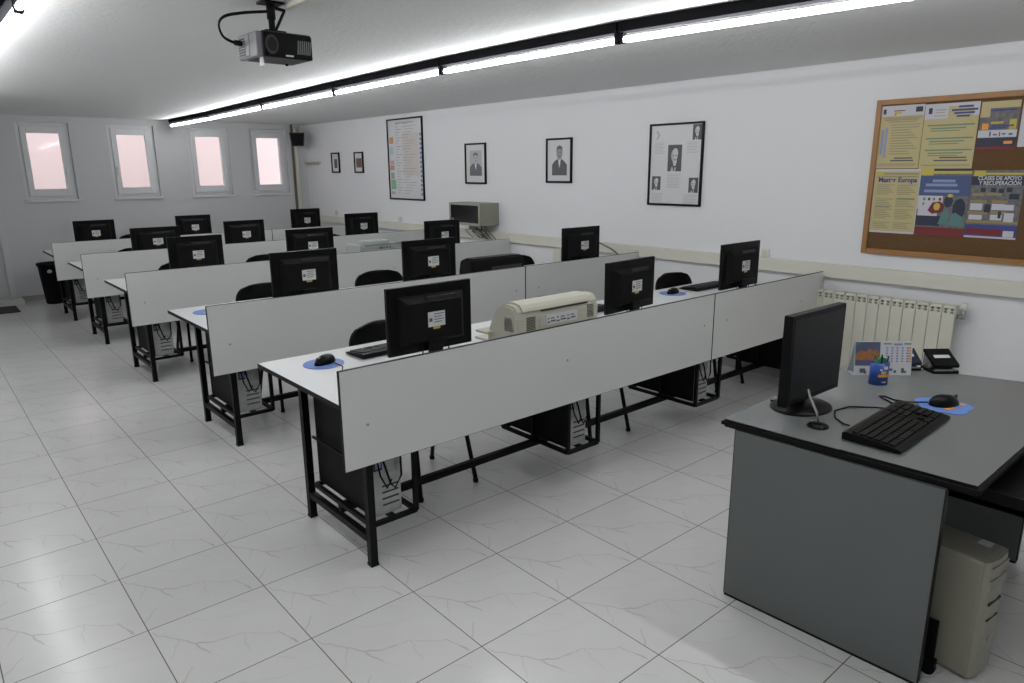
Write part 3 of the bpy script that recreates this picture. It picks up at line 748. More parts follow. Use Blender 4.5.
def calendar():
    t = thing('desk_calendar', 'standing desk calendar with mountain photo at the back of the teacher desk', 'calendar', (2.0, -.515, TZ), math.atan2(-.17, .18))
    w, h = .262, .158
    lean = .022
    # front board leans back ; tent shape
    def F(x, z, off=0): return (x, lean*z/h - off, z)
    b = MB(); b.poly([F(-w/2, 0), F(w/2, 0), F(w/2, h), F(-w/2, h)], (0, .002, 0)); b.poly([(-w/2, .075, 0), (w/2, .075, 0), (w/2, lean+.002, h), (-w/2, lean+.002, h)], (0, .002, 0)); b.box(-w/2, w/2, .0, .077, 0, .002)
    bd = b.build('board', M_paper, t)
    def R(m_, x0, x1, z0, z1, off=.0008):
        m_.poly([F(x0, z0, off), F(x1, z0, off), F(x1, z1, off), F(x0, z1, off)], (0, .0004, 0))
    p = MB(); R(p, -w/2+.003, -.015, .045, h-.003); ph = p.build('photo', M_skyblue, t)
    p = MB(); p.poly([F(x, z, .0014) for x, z in ((-w/2+.004, .07), (-.016, .07), (-.016, .105), (-.035, .122), (-.05, .115), (-.065, .128), (-.08, .11), (-.10, .118), (-w/2+.004, .10))], (0, .0003, 0)); p.build('mountain', M_rock, ph)
    p = MB()
    for c in range(5):
        for r in range(6):
            x = .012+.0235*c; z = .062+.0125*r; R(p, x, x+.009, z, z+.007, .0010)
    R(p, .045, .085, h-.018, h-.009, .0010)
    p.build('dates', M_plblue, t)
    p = MB()
    for r in range(6): R(p, .117, .127, .062+.0125*r, .069+.0125*r, .0010)
    p.build('holiday_dates', M_pora, t)
    p = MB(); R(p, .0, .035, h-.014, h-.008, .001); R(p, .092, .125, h-.014, h-.008, .001); p.build('small_months', M_pgreen, t)
    p = MB(); R(p, -.105, -.08, .012, .032, .001); R(p, -.085, -.075, .008, .022, .001); R(p, .025, .045, .022, .032, .001); R(p, .05, .062, .012, .024, .001); R(p, .085, .098, .012, .034, .001); R(p, .096, .108, .012, .022, .001)
    p.build('pictures', M_ink, t)
calendar()
def pen_cup():
    t = thing('pen_cup', 'blue pen cup with yellow print standing before the desk calendar', 'pen cup', (1.853, -.555, TZ), math.radians(-42))
    n = 28; b = MB()
    b.lathe([(.040, 0), (.0405, .10), (.037, .10), (.036, .006)], (0, 0, 0), n, 1, .8)
    cb = b.build('cup', M_cupblue, t)
    def patch(m_, a0, a1, z0, z1, r=.0412):
        k = 6; A = [m_.bm.verts.new((r*math.sin(a0+(a1-a0)*i/k), -.8*r*math.cos(a0+(a1-a0)*i/k), z0)) for i in range(k+1)]
        B = [m_.bm.verts.new((r*math.sin(a0+(a1-a0)*i/k), -.8*r*math.cos(a0+(a1-a0)*i/k), z1)) for i in range(k+1)]
        for i in range(k): m_._f([A[i], A[i+1], B[i+1], B[i]])
    p = MB(); patch(p, -.45, 1.05, .038, .050); p.build('orange_band', M_pora, cb)
    p = MB(); patch(p, -.15, .45, .052, .066); p.build('yellow_mark', M_pbright, cb)
    p = MB(); patch(p, .1, .6, .073, .088, .0413); patch(p, -.3, -.05, .068, .076, .0413); patch(p, .0, .5, .012, .018, .0413); p.build('white_mark', M_label, cb)
    return t
pen_cup()
ux, uy = .743, -.669
def pen(off, h, m_, label, lean, nm='pen', r=.0042):
    x, y = 1.853+off[0], -.555+off[1]
    t = thing(nm, label, nm, (x, y, TZ+.01))
    MB().tube([(0, 0, 0), (lean[0]*.8, lean[1]*.8, h*.8)], r, 8).build('barrel', m_, t)
    MB().tube([(lean[0]*.8, lean[1]*.8, h*.8), (lean[0], lean[1], h)], [r*1.15, r*.8], 8).build('cap', m_, t)
pen((-.012, .004), .135, M_green, 'green pen leaning left in the blue pen cup', (-.018, .010))
pen((.0, -.006), .125, M_black, 'black pen in the middle of the blue pen cup', (-.002, .0), )
pen((.012, -.010), .118, mat('pen_purple', (.12, .05, .2), .4, linear=True), 'purple pen leaning right in the blue pen cup', (.018, -.012))
tp = thing('tape_roll', 'green roll tucked in the top of the blue pen cup', 'tape', (1.856, -.560, TZ+.085), math.radians(-42))
rg = MB(); A_ = []
for rI, dy in ((.019, -.006), (.019, .006), (.008, .006), (.008, -.006)): A_.append([rg.bm.verts.new((rI*math.cos(2*PI*k/20), dy, .019+rI*math.sin(2*PI*k/20))) for k in range(20)])
for a in range(4):
    for k in range(20): rg._f([A_[a][k], A_[a][(k+1) % 20], A_[(a+1) % 4][(k+1) % 20], A_[(a+1) % 4][k]])
rg.build('roll', M_green, tp)

def hole_punch(label, loc, rz, scale=1, handle=M_black, name='hole_punch', cat='hole punch'):
    t = thing(name, label, cat, loc, rz)
    s = scale
    MB().box(-.062*s, .062*s, -.055*s, .055*s, 0, .014*s, .003).build('base', M_black2, t)
    MB().box(-.058*s, .058*s, -.052*s, -.046*s, .013*s, .020*s).box(-.055*s, .055*s, -.010*s, .020*s, .014*s, .040*s, .003).build('punch_block', M_chrome, t)
    p = [(-.052*s, .030*s), (.050*s, .085*s), (.054*s, .095*s), (.046*s, .10*s), (-.055*s, .044*s)]
    h = MB(); h.poly([(-.06*s, y, z) for y, z in p], (.12*s, 0, 0)); ho = h.build('handle', handle, t)
    for sx in (-1, 1): MB().box(sx*.056*s-.003, sx*.056*s+.003, .0, .045*s, .012*s, .075*s).build('bracket', M_chrome, t)
    lb = MB(); yv = lambda f: (-.055+f*(.101))*s
    zv = lambda f: (.044+f*.056)*s+.0008
    lb.poly([(-.038*s, yv(.42), zv(.42)), (.038*s, yv(.42), zv(.42)), (.038*s, yv(.60), zv(.60)), (-.038*s, yv(.60), zv(.60))], (0, -.0004, .0008)); lb.build('sticker', M_label, ho)
    return t
hole_punch('black hole punch with white sticker at the far right of the teacher desk', (2.275, -.665, TZ), math.radians(-40), .98)
hole_punch('dark blue stapler-like punch half hidden behind the desk calendar', (2.205, -.535, TZ), math.radians(-44), .90, mat('dark_blue_plastic', (.012, .014, .04), .4, linear=True), 'hole_punch', 'hole punch')

# ---------------------------------------------------------------- radiator
def radiator():
    t = thing('radiator', 'cream sectional radiator under the wall trunking behind the teacher desk', 'radiator', (XR-.036, .255, .172))
    n = 12; p = .0815; y0 = .485
    for k in range(n):
        yc = y0-p*(k+.5)
        s = MB()
        s.box(-.085, -.070, yc-.0392, yc+.0392, .0, .572, .004)
        s.box(-.080, -.005, yc-.010, yc+.010, .03, .60, .003)
        s.box(-.083, -.012, yc-.037, yc+.037, .602, .622, .006)
        s.box(-.082, -.02, yc-.039, yc-.029, .565, .605); s.box(-.082, -.02, yc+.029, yc+.039, .565, .605); s.box(-.083, -.076, yc-.03, yc+.03, .583, .590)
        s.tube([(-.045, yc-p/2, .55), (-.045, yc+p/2, .55)], .02, 10); s.tube([(-.045, yc-p/2, .06), (-.045, yc+p/2, .06)], .02, 10)
        s.build('section', M_rad, t)
    ye = y0-p*n
    MB().tube([(-.045, ye, .55), (-.045, ye-.035, .55)], .013, 10).tube([(-.045, ye-.035, .535), (-.045, ye-.035, .60)], .014, 10).build('valve', M_grey, t)
    MB().tube([(-.045, ye-.036, .595), (-.045, ye-.036, .645)], [.024, .020], 12).build('valve_knob', M_trunk, t)
    MB().tube([(-.045, ye, .06), (-.045, ye-.035, .06), (-.045, ye-.035, -.16)], .009, 8).build('pipe', M_rad, t)
    for yy in (y0-p*2, y0-p*10): MB().box(-.03, .033, yy-.012, yy+.012, .52, .54).build('wall_bracket', M_rad, t)
radiator()

# ---------------------------------------------------------------- wall things on the right wall (facing -X)
def wall_thing(name, label, cat, yl, yr, zb, zt, group=None, off=0.0):
    """frame of reference: u to the right (= -Y), v up, n out of the wall (= -X); origin = lower left corner"""
    t = thing(name, label, cat, (XR-off, yl, zb), 0, group)
    return t, yl-yr, zt-zb
def UB(mb, u0, u1, v0, v1, n0, n1, bev=0): return mb.box(-n1, -n0, -u1, -u0, v0, v1, bev)
def UP(mb, pts, n0, n1): return mb.poly([(-n0, -u, v) for u, v in pts], (-(n1-n0), 0, 0))
def ring(mb, w, h, t, n0, n1, bev=.002):
    UB(mb, 0, t, 0, h, n0, n1, bev); UB(mb, w-t, w, 0, h, n0, n1, bev); UB(mb, t, w-t, 0, t, n0, n1, bev); UB(mb, t, w-t, h-t, h, n0, n1, bev)
def ell(cu, cv, ru, rv, n=20): return [(cu+ru*math.cos(2*PI*k/n), cv+rv*math.sin(2*PI*k/n)) for k in range(n)]
def portrait(mbl, mbd, mbm, u0, v0, w, h, n):
    """generic half-length portrait from flat printed shapes"""
    UP(mbd, [(u0, v0), (u0+w, v0), (u0+w, v0+h*.34), (u0+w*.80, v0+h*.46), (u0+w*.62, v0+h*.53), (u0+w*.5, v0+h*.40), (u0+w*.38, v0+h*.53), (u0+w*.18, v0+h*.46), (u0, v0+h*.34)], n, n+.0004)
    UP(mbl, [(u0+w*.42, v0+h*.50), (u0+w*.58, v0+h*.50), (u0+w*.52, v0+h*.22), (u0+w*.48, v0+h*.22)], n+.0005, n+.0008)
    UP(mbm, ell(u0+w*.5, v0+h*.70, w*.20, h*.20), n+.0009, n+.0012)
    UP(mbd, [(u0+w*.29, v0+h*.74), (u0+w*.33, v0+h*.90), (u0+w*.5, v0+h*.96), (u0+w*.68, v0+h*.90), (u0+w*.71, v0+h*.76), (u0+w*.62, v0+h*.84), (u0+w*.40, v0+h*.84)], n+.0013, n+.0016)
    UP(mbd, [(u0+w*.49, v0+h*.32), (u0+w*.51, v0+h*.32), (u0+w*.53, v0+h*.12), (u0+w*.47, v0+h*.12)], n+.0009, n+.0012)
    UB(mbd, u0+w*.38, u0+w*.46, v0+h*.715, v0+h*.735, n+.0013, n+.0016); UB(mbd, u0+w*.54, u0+w*.62, v0+h*.715, v0+h*.735, n+.0013, n+.0016); UB(mbd, u0+w*.42, u0+w*.58, v0+h*.60, v0+h*.625, n+.0013, n+.0016)
def frame_thing(label, yl, yr, zb, zt, t=.016, dep=.022):
    th, w, h = wall_thing('picture_frame', label, 'picture', yl, yr, zb, zt)
    f = MB(); ring(f, w, h, t, 0, dep); f.build('frame', M_black, th)
    p = MB(); UB(p, t, w-t, t, h-t, .002, .010); pp = p.build('print', M_paper, th)
    return th, w, h, pp
# two small ones
th, w, h, pp = frame_thing('small black-framed picture nearest the coat hooks', 8.735, 8.475, 1.662, 1.970, .022)
p = MB(); UB(p, w*.33, w*.70, h*.24, h*.68, .0104, .0108); p.build('image', M_pgrey2, pp)
th, w, h, pp = frame_thing('small black-framed picture with brownish image, right of the smallest one', 8.000, 7.735, 1.660, 1.965, .022)
p = MB(); UB(p, w*.20, w*.82, h*.26, h*.70, .0104, .0108); p.build('image', mat('sepia', (.12, .075, .07), .5, linear=True), pp)
# tall chart
th, w, h, pp = frame_thing('tall framed timeline chart with coloured blocks on its left side', 7.02, 6.15, 1.30, 2.375, .02)
for nm, m_, rects in (('orange_block', mat('chart_orange', (.48, .25, .13), .5, linear=True), [(.05, .17, .70, .78), (.05, .17, .37, .43)]), ('teal_block', mat('chart_teal', (.40, .52, .52), .5, linear=True), [(.05, .16, .56, .66)]), ('pink_block', mat('chart_pink', (.50, .30, .42), .5, linear=True), [(.05, .17, .44, .49), (.05, .17, .065, .10)]),
                      ('grey_block', M_pgrey, [(.06, .16, .26, .34)]), ('green_block', mat('chart_green', (.20, .42, .24), .5, linear=True), [(.05, .20, .13, .25)]), ('blue_strip', mat('chart_blue', (.14, .22, .34), .5, linear=True), [(.91, .955, .06+.055*k, .095+.055*k) for k in range(14)]),
                      ('cream_field', mat('chart_cream', (.56, .52, .49), .5, linear=True), [(.42, .88, .30, .82)])):
    p = MB()
    for a, c, e, f in rects: UB(p, w*a, w*c, h*e, h*f, .0102, .0106)
    p.build(nm, m_, pp)
p = MB()
for k in range(26): UB(p, w*.24, w*(.30+.05*(k % 3)), h*(.08+.034*k), h*(.088+.034*k), .0104, .0107); UB(p, w*(.42+.03*(k % 4)), w*(.60+.05*(k % 5)), h*(.08+.034*k), h*(.086+.034*k), .0107, .011)
UB(p, w*.25, w*.75, h*.94, h*.952, .0104, .0107)
p.build('printed_lines', M_pgrey, pp)
# portrait pictures
th, w, h, pp = frame_thing('framed grey portrait of a bearded man in dark suit above the wall cabinet', 5.245, 4.845, 1.530, 2.003, .02)
pl, pd_, pm = MB(), MB(), MB(); UB(pm, w*.22, w*.80, h*.20, h*.82, .0102, .0105); portrait(pl, pd_, pm, w*.22, h*.20, w*.58, h*.60, .0107)
pl.build('print_light', M_label, pp); pd_.build('print_dark', mat('print_suit', (.13, .13, .14), .5, linear=True), pp); pm.build('print_mid', mat('print_mid', (.42, .42, .43), .5, linear=True), pp)
th, w, h, pp = frame_thing('framed portrait of a man in suit and tie on a white ground', 3.818, 3.438, 1.555, 2.010, .02)
pl, pd_, pm = MB(), MB(), MB(); portrait(pl, pd_, pm, w*.23, h*.17, w*.58, h*.70, .0103)
pl.build('print_light', M_label, pp); pd_.build('print_dark', mat('print_suit_dark', (.09, .09, .10), .5, linear=True), pp); pm.build('print_mid', mat('print_mid2', (.27, .27, .28), .5, linear=True), pp)
# poster of five portraits
th, w, h, pp = frame_thing('large black-framed poster with five small portraits and text columns', 2.445, 1.868, 1.368, 2.085, .018)
pl, pd_, pm = MB(), MB(), MB()
for (a, c, e, f) in ((.36, .62, .42, .74), (.80, .96, .79, .97), (.07, .24, .19, .36), (.77, .94, .165, .345)):
    UB(pd_, w*a, w*c, h*e, h*f, .0102, .0104)
    q1, q2 = MB(), MB()
    uu0, ww, v0, hh = w*a, w*(c-a), h*e, h*(f-e)
    UP(pm, ell(uu0+ww*.48, v0+hh*.60, ww*.24, hh*.25, 14), .0105, .0107); UP(pl, ell(uu0+ww*.55, v0+hh*.68, ww*.19, hh*.20, 12), .0108, .0110)
    UP(pl, [(uu0+ww*.36, v0+hh*.40), (uu0+ww*.68, v0+hh*.42), (uu0+ww*.60, v0+hh*.22), (uu0+ww*.46, v0+hh*.20)], .0111, .0112)
    UP(pm, [(uu0+ww*.20, v0), (uu0+ww*.34, v0+hh*.20), (uu0+ww*.44, v0+hh*.05), (uu0+ww*.5, v0)], .0105, .0107); UP(pl, [(uu0+ww*.52, v0+hh*.14), (uu0+ww*.62, v0+hh*.16), (uu0+ww*.56, v0), (uu0+ww*.52, v0)], .0105, .0107)
    UP(pd_, ell(uu0+ww*.42, v0+hh*.60, ww*.055, hh*.022, 8), .0113, .0115); UP(pd_, ell(uu0+ww*.62, v0+hh*.60, ww*.055, hh*.022, 8), .0113, .0115); UB(pd_, uu0+ww*.48, uu0+ww*.60, v0+hh*.44, v0+hh*.455, .0113, .0115)
UP(pm, [(w*.11, h*.80), (w*.17, h*.82), (w*.20, h*.86), (w*.15, h*.92), (w*.12, h*.90), (w*.16, h*.86)], .0102, .0105)
for (a, c, e, f) in ((.10, .30, .64, .77), (.70, .92, .64, .77), (.36, .62, .22, .39), (.08, .30, .03, .15), (.68, .92, .03, .14)):
    k = 0
    while h*(f-k*.018) > h*e: UB(pm, w*a, w*(c-.02*(k % 3)), h*(f-k*.018)-.004, h*(f-k*.018), .0102, .0104); k += 1
pl.build('print_light', mat('print_pale', (.52, .52, .53), .5, linear=True), pp); pd_.build('print_dark', M_pgrey2, pp); pm.build('print_text', mat('print_soft_grey', (.38, .39, .40), .5, linear=True), pp)

# coat hooks
t = thing('coat_rack', 'small cream coat hook rail on the right wall near the speaker', 'coat rack', (XR, 9.40, 1.815))
MB().box(-.012, 0, -.27, .27, -.012, .03, .003).build('rail', M_trunk, t)
for k in range(5):
    y = -.22+.11*k
    MB().tube([(-.012, y, .01), (-.045, y, .0), (-.055, y, .025)], .008, 8).tube([(-.012, y, -.005), (-.03, y, -.03), (-.045, y, -.015)], .006, 8).build('hook', M_beige_d, t)
# noticeboard
BYL, BYR, BZB, BZT = .458, -.95, 1.086, 2.146
nb, w, h = wall_thing('notice_board', 'wood-framed cork notice board covered with posters on the right wall', 'notice board', BYL, BYR, BZB, BZT)
f = MB(); ring(f, w, h, .036, 0, .028, .004); f.build('frame', M_wood, nb)
f = MB(); UB(f, .030, w-.030, .030, h-.030, .002, .014); f.build('cork_panel', M_cork, nb)
def poster(label, yl, yr, zb, zt, base, n0=.0145, rot=0):
    t, w, h = wall_thing('poster', label, 'poster', yl, yr, zb, zt, None, n0)
    p = MB(); UB(p, 0, w, 0, h, 0, .001); s = p.build('sheet', base, t)
    return t, w, h, s
def rects(sheet, nm, m_, L_, w, h, n=.0011, th=.0003):
    p = MB()
    for a, c, e, f in L_: UB(p, w*a, w*c, h*e, h*f, n, n+th)
    return p.build(nm, m_, sheet)
def lines(L_, a, c, e, f, step, th, ragged=.06):
    v = f; k = 0
    while v > e: L_.append((a+(.01*(k % 2)), c-ragged*((k*7) % 4)/3, v-th, v)); v -= step; k += 1
    return L_
# 1 yellow poster, white header
t1, w, h, s = poster('yellow poster with vertical blue lettering, upper left of the notice board', .424, .146, 1.685, 2.103, M_pyel)
rects(s, 'white_header', M_pwhite, [(0, 1, .84, 1)], w, h)
rects(s, 'crest', M_pdark, [(.05, .12, .87, .95), (.80, .96, .885, .965)], w, h, .0015)
rects(s, 'flag', M_pbright, [(.32, .48, .865, .905)], w, h, .0015); rects(s, 'flag_red', M_pred, [(.30, .56, .91, .925), (.32, .36, .85, .865)], w, h, .0015)
rects(s, 'heading', M_ptext, [(.06, .96, .795, .815), (.10, .90, .765, .785), (.2, .85, .735, .75)], w, h)
rects(s, 'vertical_lettering', M_plblue, [(.06, .115, .22, .63), (.15, .20, .17, .66)], w, h)
rects(s, 'text_lines', M_ptext, lines([(.26, .95, .69, .702)], .28, .92, .22, .66, .042, .014, .2), w, h)
rects(s, 'dark_lines', M_pgrey2, [(.42, .85, .155, .175), (.34, .88, .115, .135)], w, h); rects(s, 'footer', M_ptext, [(.05, .95, .06, .075), (.04, .9, .035, .045)], w, h)
# 2
t2, w, h, s = poster('yellow poster with dark blue heading at top middle of the notice board', .142, -.178, 1.680, 2.097, M_pyel, .0158)
rects(s, 'white_header', M_pwhite, [(0, .44, .77, 1), (.44, 1, .955, 1), (.9, 1, .80, .955)], w, h)
rects(s, 'crest', M_pdark, [(.07, .14, .85, .94)], w, h, .0015); rects(s, 'crest_text', M_ptext, [(.2, .4, .90, .912), (.2, .38, .86, .87), (.18, .4, .81, .82)], w, h, .0015)
rects(s, 'blue_heading', M_pblue, [(.62, .88, .925, .955), (.50, .97, .875, .905), (.55, .92, .83, .858), (.6, .84, .785, .812)], w, h, .0015)
L_ = []
for z in (.66, .46, .28): L_ += [(.08, .95, z, z+.022), (.15, .80, z-.045, z-.026), (.15, .7, z-.08, z-.066)]
rects(s, 'green_lines', M_pgreen, L_, w, h); rects(s, 'dark_lines', M_pgrey2, [(.38, .88, .165, .185), (.28, .9, .12, .14)], w, h); rects(s, 'footer', M_ptext, [(.05, .95, .05, .065)], w, h)
# 3
t3, w, h, s = poster('small colourful poster with red foot at top right of the notice board', -.186, -.396, 1.795, 2.090, M_photo, .0145)
rects(s, 'yellow_head', M_pyel, [(0, 1, .86, 1), (0, .25, .68, .86)], w, h); rects(s, 'orange_patch', M_pora, [(.08, .25, .42, .55)], w, h, .0015); rects(s, 'yellow_patch', M_pbright, [(.30, .62, .54, .58), (.78, .96, .42, .62)], w, h, .0015)
rects(s, 'blue_lines', M_pblue, [(.25, .9, .80, .83), (.34, .9, .48, .51), (.3, .7, .44, .465)], w, h, .0018); rects(s, 'white_band', M_pwhite, [(0, 1, .26, .41)], w, h, .0015)
rects(s, 'script', M_pgrey2, [(.30, .34, .28, .38), (.40, .50, .30, .33), (.55, .58, .28, .37), (.63, .72, .31, .34), (.8, .9, .30, .335)], w, h, .0019); rects(s, 'dark_band', M_pdark, [(0, 1, .07, .25)], w, h, .0015); rects(s, 'red_foot', M_pred, [(0, 1, 0, .07)], w, h, .0015); rects(s, 'red_white_mark', M_pora, [(.7, .92, .12, .18)], w, h, .0019)
# 4 Master Europa
t4, w, h, s = poster('yellow two-column poster headed Master Europa, lower left of the notice board', .420, .118, 1.240, 1.680, M_pyel, .0145)
rects(s, 'border', M_pwhite, [(0, .015, 0, 1), (.985, 1, 0, 1), (0, 1, 0, .03), (0, 1, .965, 1)], w, h)
rects(s, 'top_bar', M_ptext, [(.2, .95, .915, .94), (.05, .95, .875, .895)], w, h); rects(s, 'top_patch', M_pbright, [(.04, .2, .885, .955)], w, h, .0015)
text('Master Europa', .046, 'heading', M_pblue, s, (-.0020, -w*.09, h*.80), (0, -1, 0), (0, 0, 1), bold=.0016, fit=w*.84)
L_ = []
for a, c in ((.07, .46), (.52, .93)):
    for e, f in ((.60, .76), (.42, .54), (.22, .38), (.08, .17)): lines(L_, a, c, e, f, .028, .012, .12)
rects(s, 'text_columns', M_ptext, L_, w, h); rects(s, 'green_line', M_pgreen, [(.55, .93, .535, .555), (.07, .4, .40, .414)], w, h, .0015)
# 5
t5, w, h, s = poster('poster of a colourful workshop scene on blue, lower middle of the notice board', .116, -.187, 1.238, 1.682, M_photo, .0158)
rects(s, 'yellow_bar', M_pbright, [(0, .25, .90, 1), (.25, 1, .925, .965)], w, h); rects(s, 'top_dark', M_pdark, [(.25, 1, .965, 1)], w, h)
rects(s, 'blue_field', mat('poster_mid_blue', (.055, .085, .19), .6, linear=True), [(0, 1, .60, .90)], w, h); rects(s, 'light_lines', M_plblue, [(.25, .7, .80, .84), (.12, .75, .74, .78), (.1, .8, .65, .69)], w, h, .0015)
rects(s, 'white_field', M_pwhite, [(0, .5, .40, .60), (.02, .42, .30, .40)], w, h, .0015); rects(s, 'dots', M_pgreen, [(.1, .15, .53, .57), (.3, .35, .53, .57), (.1, .14, .46, .50)], w, h, .0019); rects(s, 'dots', M_pred, [(.2, .25, .53, .57), (.42, .47, .53, .57)], w, h, .0019)
p = MB(); UP(p, [(w*.22, h*.38), (w*.30, h*.50), (w*.45, h*.52), (w*.56, h*.46), (w*.52, h*.36), (w*.32, h*.33)], .0021, .0024); p.build('red_shape', M_pred, s)
p = MB(); UP(p, ell(w*.40, h*.44, w*.07, h*.06, 7), .0025, .0028); UP(p, ell(w*.64, h*.605, w*.055, h*.025), .0029, .0032); p.build('yellow_shape', M_pbright, s)
p = MB(); UP(p, ell(w*.62, h*.52, w*.09, h*.09, 9), .0021, .0024); UP(p, ell(w*.84, h*.42, w*.13, h*.15, 9), .0019, .0022); p.build('dark_shape', M_pdark, s)
p = MB(); UP(p, [(w*.46, h*.18), (w*.52, h*.36), (w*.60, h*.42), (w*.66, h*.34), (w*.64, h*.18)], .0023, .0026); UP(p, [(w*.68, h*.16), (w*.70, h*.32), (w*.78, h*.36), (w*.92, h*.30), (w*.96, h*.16)], .0021, .0024); p.build('teal_shape', M_teal, s)
rects(s, 'dark_field', M_pdark, [(0, .5, .15, .30)], w, h, .0015); rects(s, 'red_foot', M_pred, [(0, 1, 0, .13)], w, h, .0027)
# 6
t6, w, h, s = poster('poster about support classes with classroom photo, lower right of the notice board', -.190, -.478, 1.243, 1.672, M_photo, .0145)
rects(s, 'yellow_bar', M_pbright, [(.03, .25, .91, .99), (.25, 1, .93, .96)], w, h); rects(s, 'dark_blue', M_pdark, [(0, 1, .78, .91)], w, h)
text('CLASES DE APOYO', .034, 'heading', M_pwhite, s, (-.0022, -w*.12, h*.855), (0, -1, 0), (0, 0, 1), bold=.0008, fit=w*.82)
text('Y RECUPERACIÓN', .034, 'heading', M_pwhite, s, (-.0022, -w*.15, h*.785), (0, -1, 0), (0, 0, 1), bold=.0008, fit=w*.80)
rects(s, 'desks', mat('poster_tan', (.26, .20, .09), .6, linear=True), [(.05, .30, .62, .66), (.32, .62, .63, .67), (.02, .35, .52, .56), (.45, .75, .52, .56), (0, .40, .35, .39), (.45, .75, .36, .40), (0, 1, .22, .26)], w, h)
rects(s, 'papers', M_pwhite, [(.04, .28, .41, .51), (.46, .70, .42, .51), (.04, .30, .27, .34), (.46, .68, .27, .35), (.72, .9, .25, .38), (.70, .88, .42, .50)], w, h, .0013)
rects(s, 'people', M_pdark, [(.2, .3, .68, .74), (.4, .5, .68, .74), (.55, .65, .67, .73), (.7, .8, .68, .75), (.32, .44, .38, .50), (.76, .95, .58, .66), (.6, .66, .3, .4)], w, h, .0015)
rects(s, 'blue_foot', M_pblue, [(0, 1, .03, .20)], w, h, .0015); rects(s, 'red_patch', M_pred, [(.03, .72, .045, .14)], w, h, .0019); rects(s, 'white_rim', M_pwhite, [(0, 1, 0, .025), (.75, .95, .03, .12)], w, h, .0021)
# 7 pale strip at frame edge
t7, w, h, s = poster('pale sheet at the extreme right edge of the picture on the notice board', -.408, -.68, 1.81, 2.09, M_pwhite, .0145)
rects(s, 'text_lines', M_ptext, lines([], .1, .9, .15, .85, .08, .03), w, h)
# wall cabinet (network)
t = thing('wall_cabinet', 'grey-green metal wall cabinet with dark glass door', 'cabinet', (XR, 4.93, 1.062))
b = MB(); D = .270; Y0, Y1, H = -.30, .30, .256
b.box(-D, 0, Y0, Y0+.012, 0, H, .002); b.box(-D, 0, Y1-.012, Y1, 0, H, .002); b.box(-D, 0, Y0+.012, Y1-.012, 0, .012); b.box(-D, 0, Y0+.012, Y1-.012, H-.012, H); b.box(-.012, 0, Y0+.012, Y1-.012, .012, H-.012)
b.build('body', M_greygreen, t)
b = MB(); b.box(-D-.014, -D, Y0, Y0+.035, 0, H, .002); b.box(-D-.014, -D, Y1-.03, Y1, 0, H, .002); b.box(-D-.014, -D, Y0+.035, Y1-.03, 0, .03, .002); b.box(-D-.014, -D, Y0+.035, Y1-.03, H-.025, H, .002)
dd = b.build('door', M_greygreen, t)
MB().box(-D-.010, -D-.004, Y0+.035, Y1-.03, .03, H-.025).build('door_glass', M_darkglass, dd)
MB().box(-D-.012, -D-.0095, Y1-.085, Y1-.05, .05, .075).build('lock', M_grey, dd)
cb = MB()
for k in range(14):
    y = 4.75+random.random()*.30; x = XR-.06-random.random()*.12
    cb.tube([(x, y, 1.061), (x+.02*random.uniform(-1, 1), y+.05*random.uniform(-1, 1), 1.02), (x+.03*random.uniform(-1, 1), y-.06+.10*random.uniform(-1, 1), .985), (XR-.09, y-.10+.16*random.uniform(-1, 1), .90)], .0045, 6)
tag(cb.build('cable_bundle', mat('mixed_cable_grey', (.10, .10, .095), .6, linear=True)), 'loose bundle of dark cables hanging under the wall cabinet', 'cables')
# sockets
def socket(y, z, label, s=.04):
    t = thing('wall_socket', label, 'socket', (XR, y, z), 0, None)
    MB().box(-.014, 0, -s, s, 0, 2*s, .004).build('plate', M_trunk, t)
    MB().tube([(-.020, 0, s), (-.013, 0, s)], s*.62, 18).build('insert', M_cream, t)
    return t
socket(8.70, 1.00, 'cream wall socket left of the rearmost row right monitor')
socket(6.79, .985, 'cream wall socket under the tall chart')
socket(1.22, .985, 'cream wall socket just right of the front row right monitor', .034)
# loose cables at wall
c = MB().tube([(3.895, ROWS[1]+.52, .985), (3.888, ROWS[1]+.44, .965), (3.88, ROWS[1]+.32, .93), (3.875, ROWS[1]+.20, .87), (3.87, ROWS[1]+.08, DT+.006)], .007, 6)
tag(c.build('loose_cable', mat('olive_cable', (.13, .125, .10), .6, linear=True)), 'stiff grey cable slanting down from the trunking at the wall end of the second desk', 'cable')
c = MB().tube([(3.85, ROWS[0]+.64, DT+.10), (3.80, ROWS[0]+.56, DT+.05), (3.72, ROWS[0]+.42, DT+.007), (3.66, ROWS[0]+.30, DT+.007), (3.55, ROWS[0]+.2, DT+.007)], .007, 6)
tag(c.build('loose_cable', mat('grey_cable', (.22, .23, .25), .6, linear=True)), 'grey cable dropping from the trunking onto the front desk right end', 'cable')

# ---------------------------------------------------------------- speaker in the corner
t = thing('wall_speaker', 'small dark brown speaker bracketed high in the far right corner', 'speaker', (3.70, 9.38, 2.085), math.radians(-28)); t.scale = (1.12, 1.12, 1.12)
b = MB(); b.poly([(-.105, -.075, .18), (.105, -.075, .18), (.085, .075, .18), (-.085, .075, .18)], (0, 0, .0)) if False else None
b.bm.free(); b = MB()
for zz in (0,):
    lo = [(-.085, -.06, 0), (.085, -.06, 0), (.07, .07, 0), (-.07, .07, 0)]; hi = [(-.105, -.085, .185), (.105, -.085, .185), (.085, .07, .185), (-.085, .07, .185)]
    A_ = [b.bm.verts.new(p) for p in lo]; B_ = [b.bm.verts.new(p) for p in hi]
    b._f(A_[::-1]); b._f(B_)
    for k in range(4): b._f([A_[k], A_[(k+1) % 4], B_[(k+1) % 4], B_[k]])
b.build('cabinet', M_brown, t)
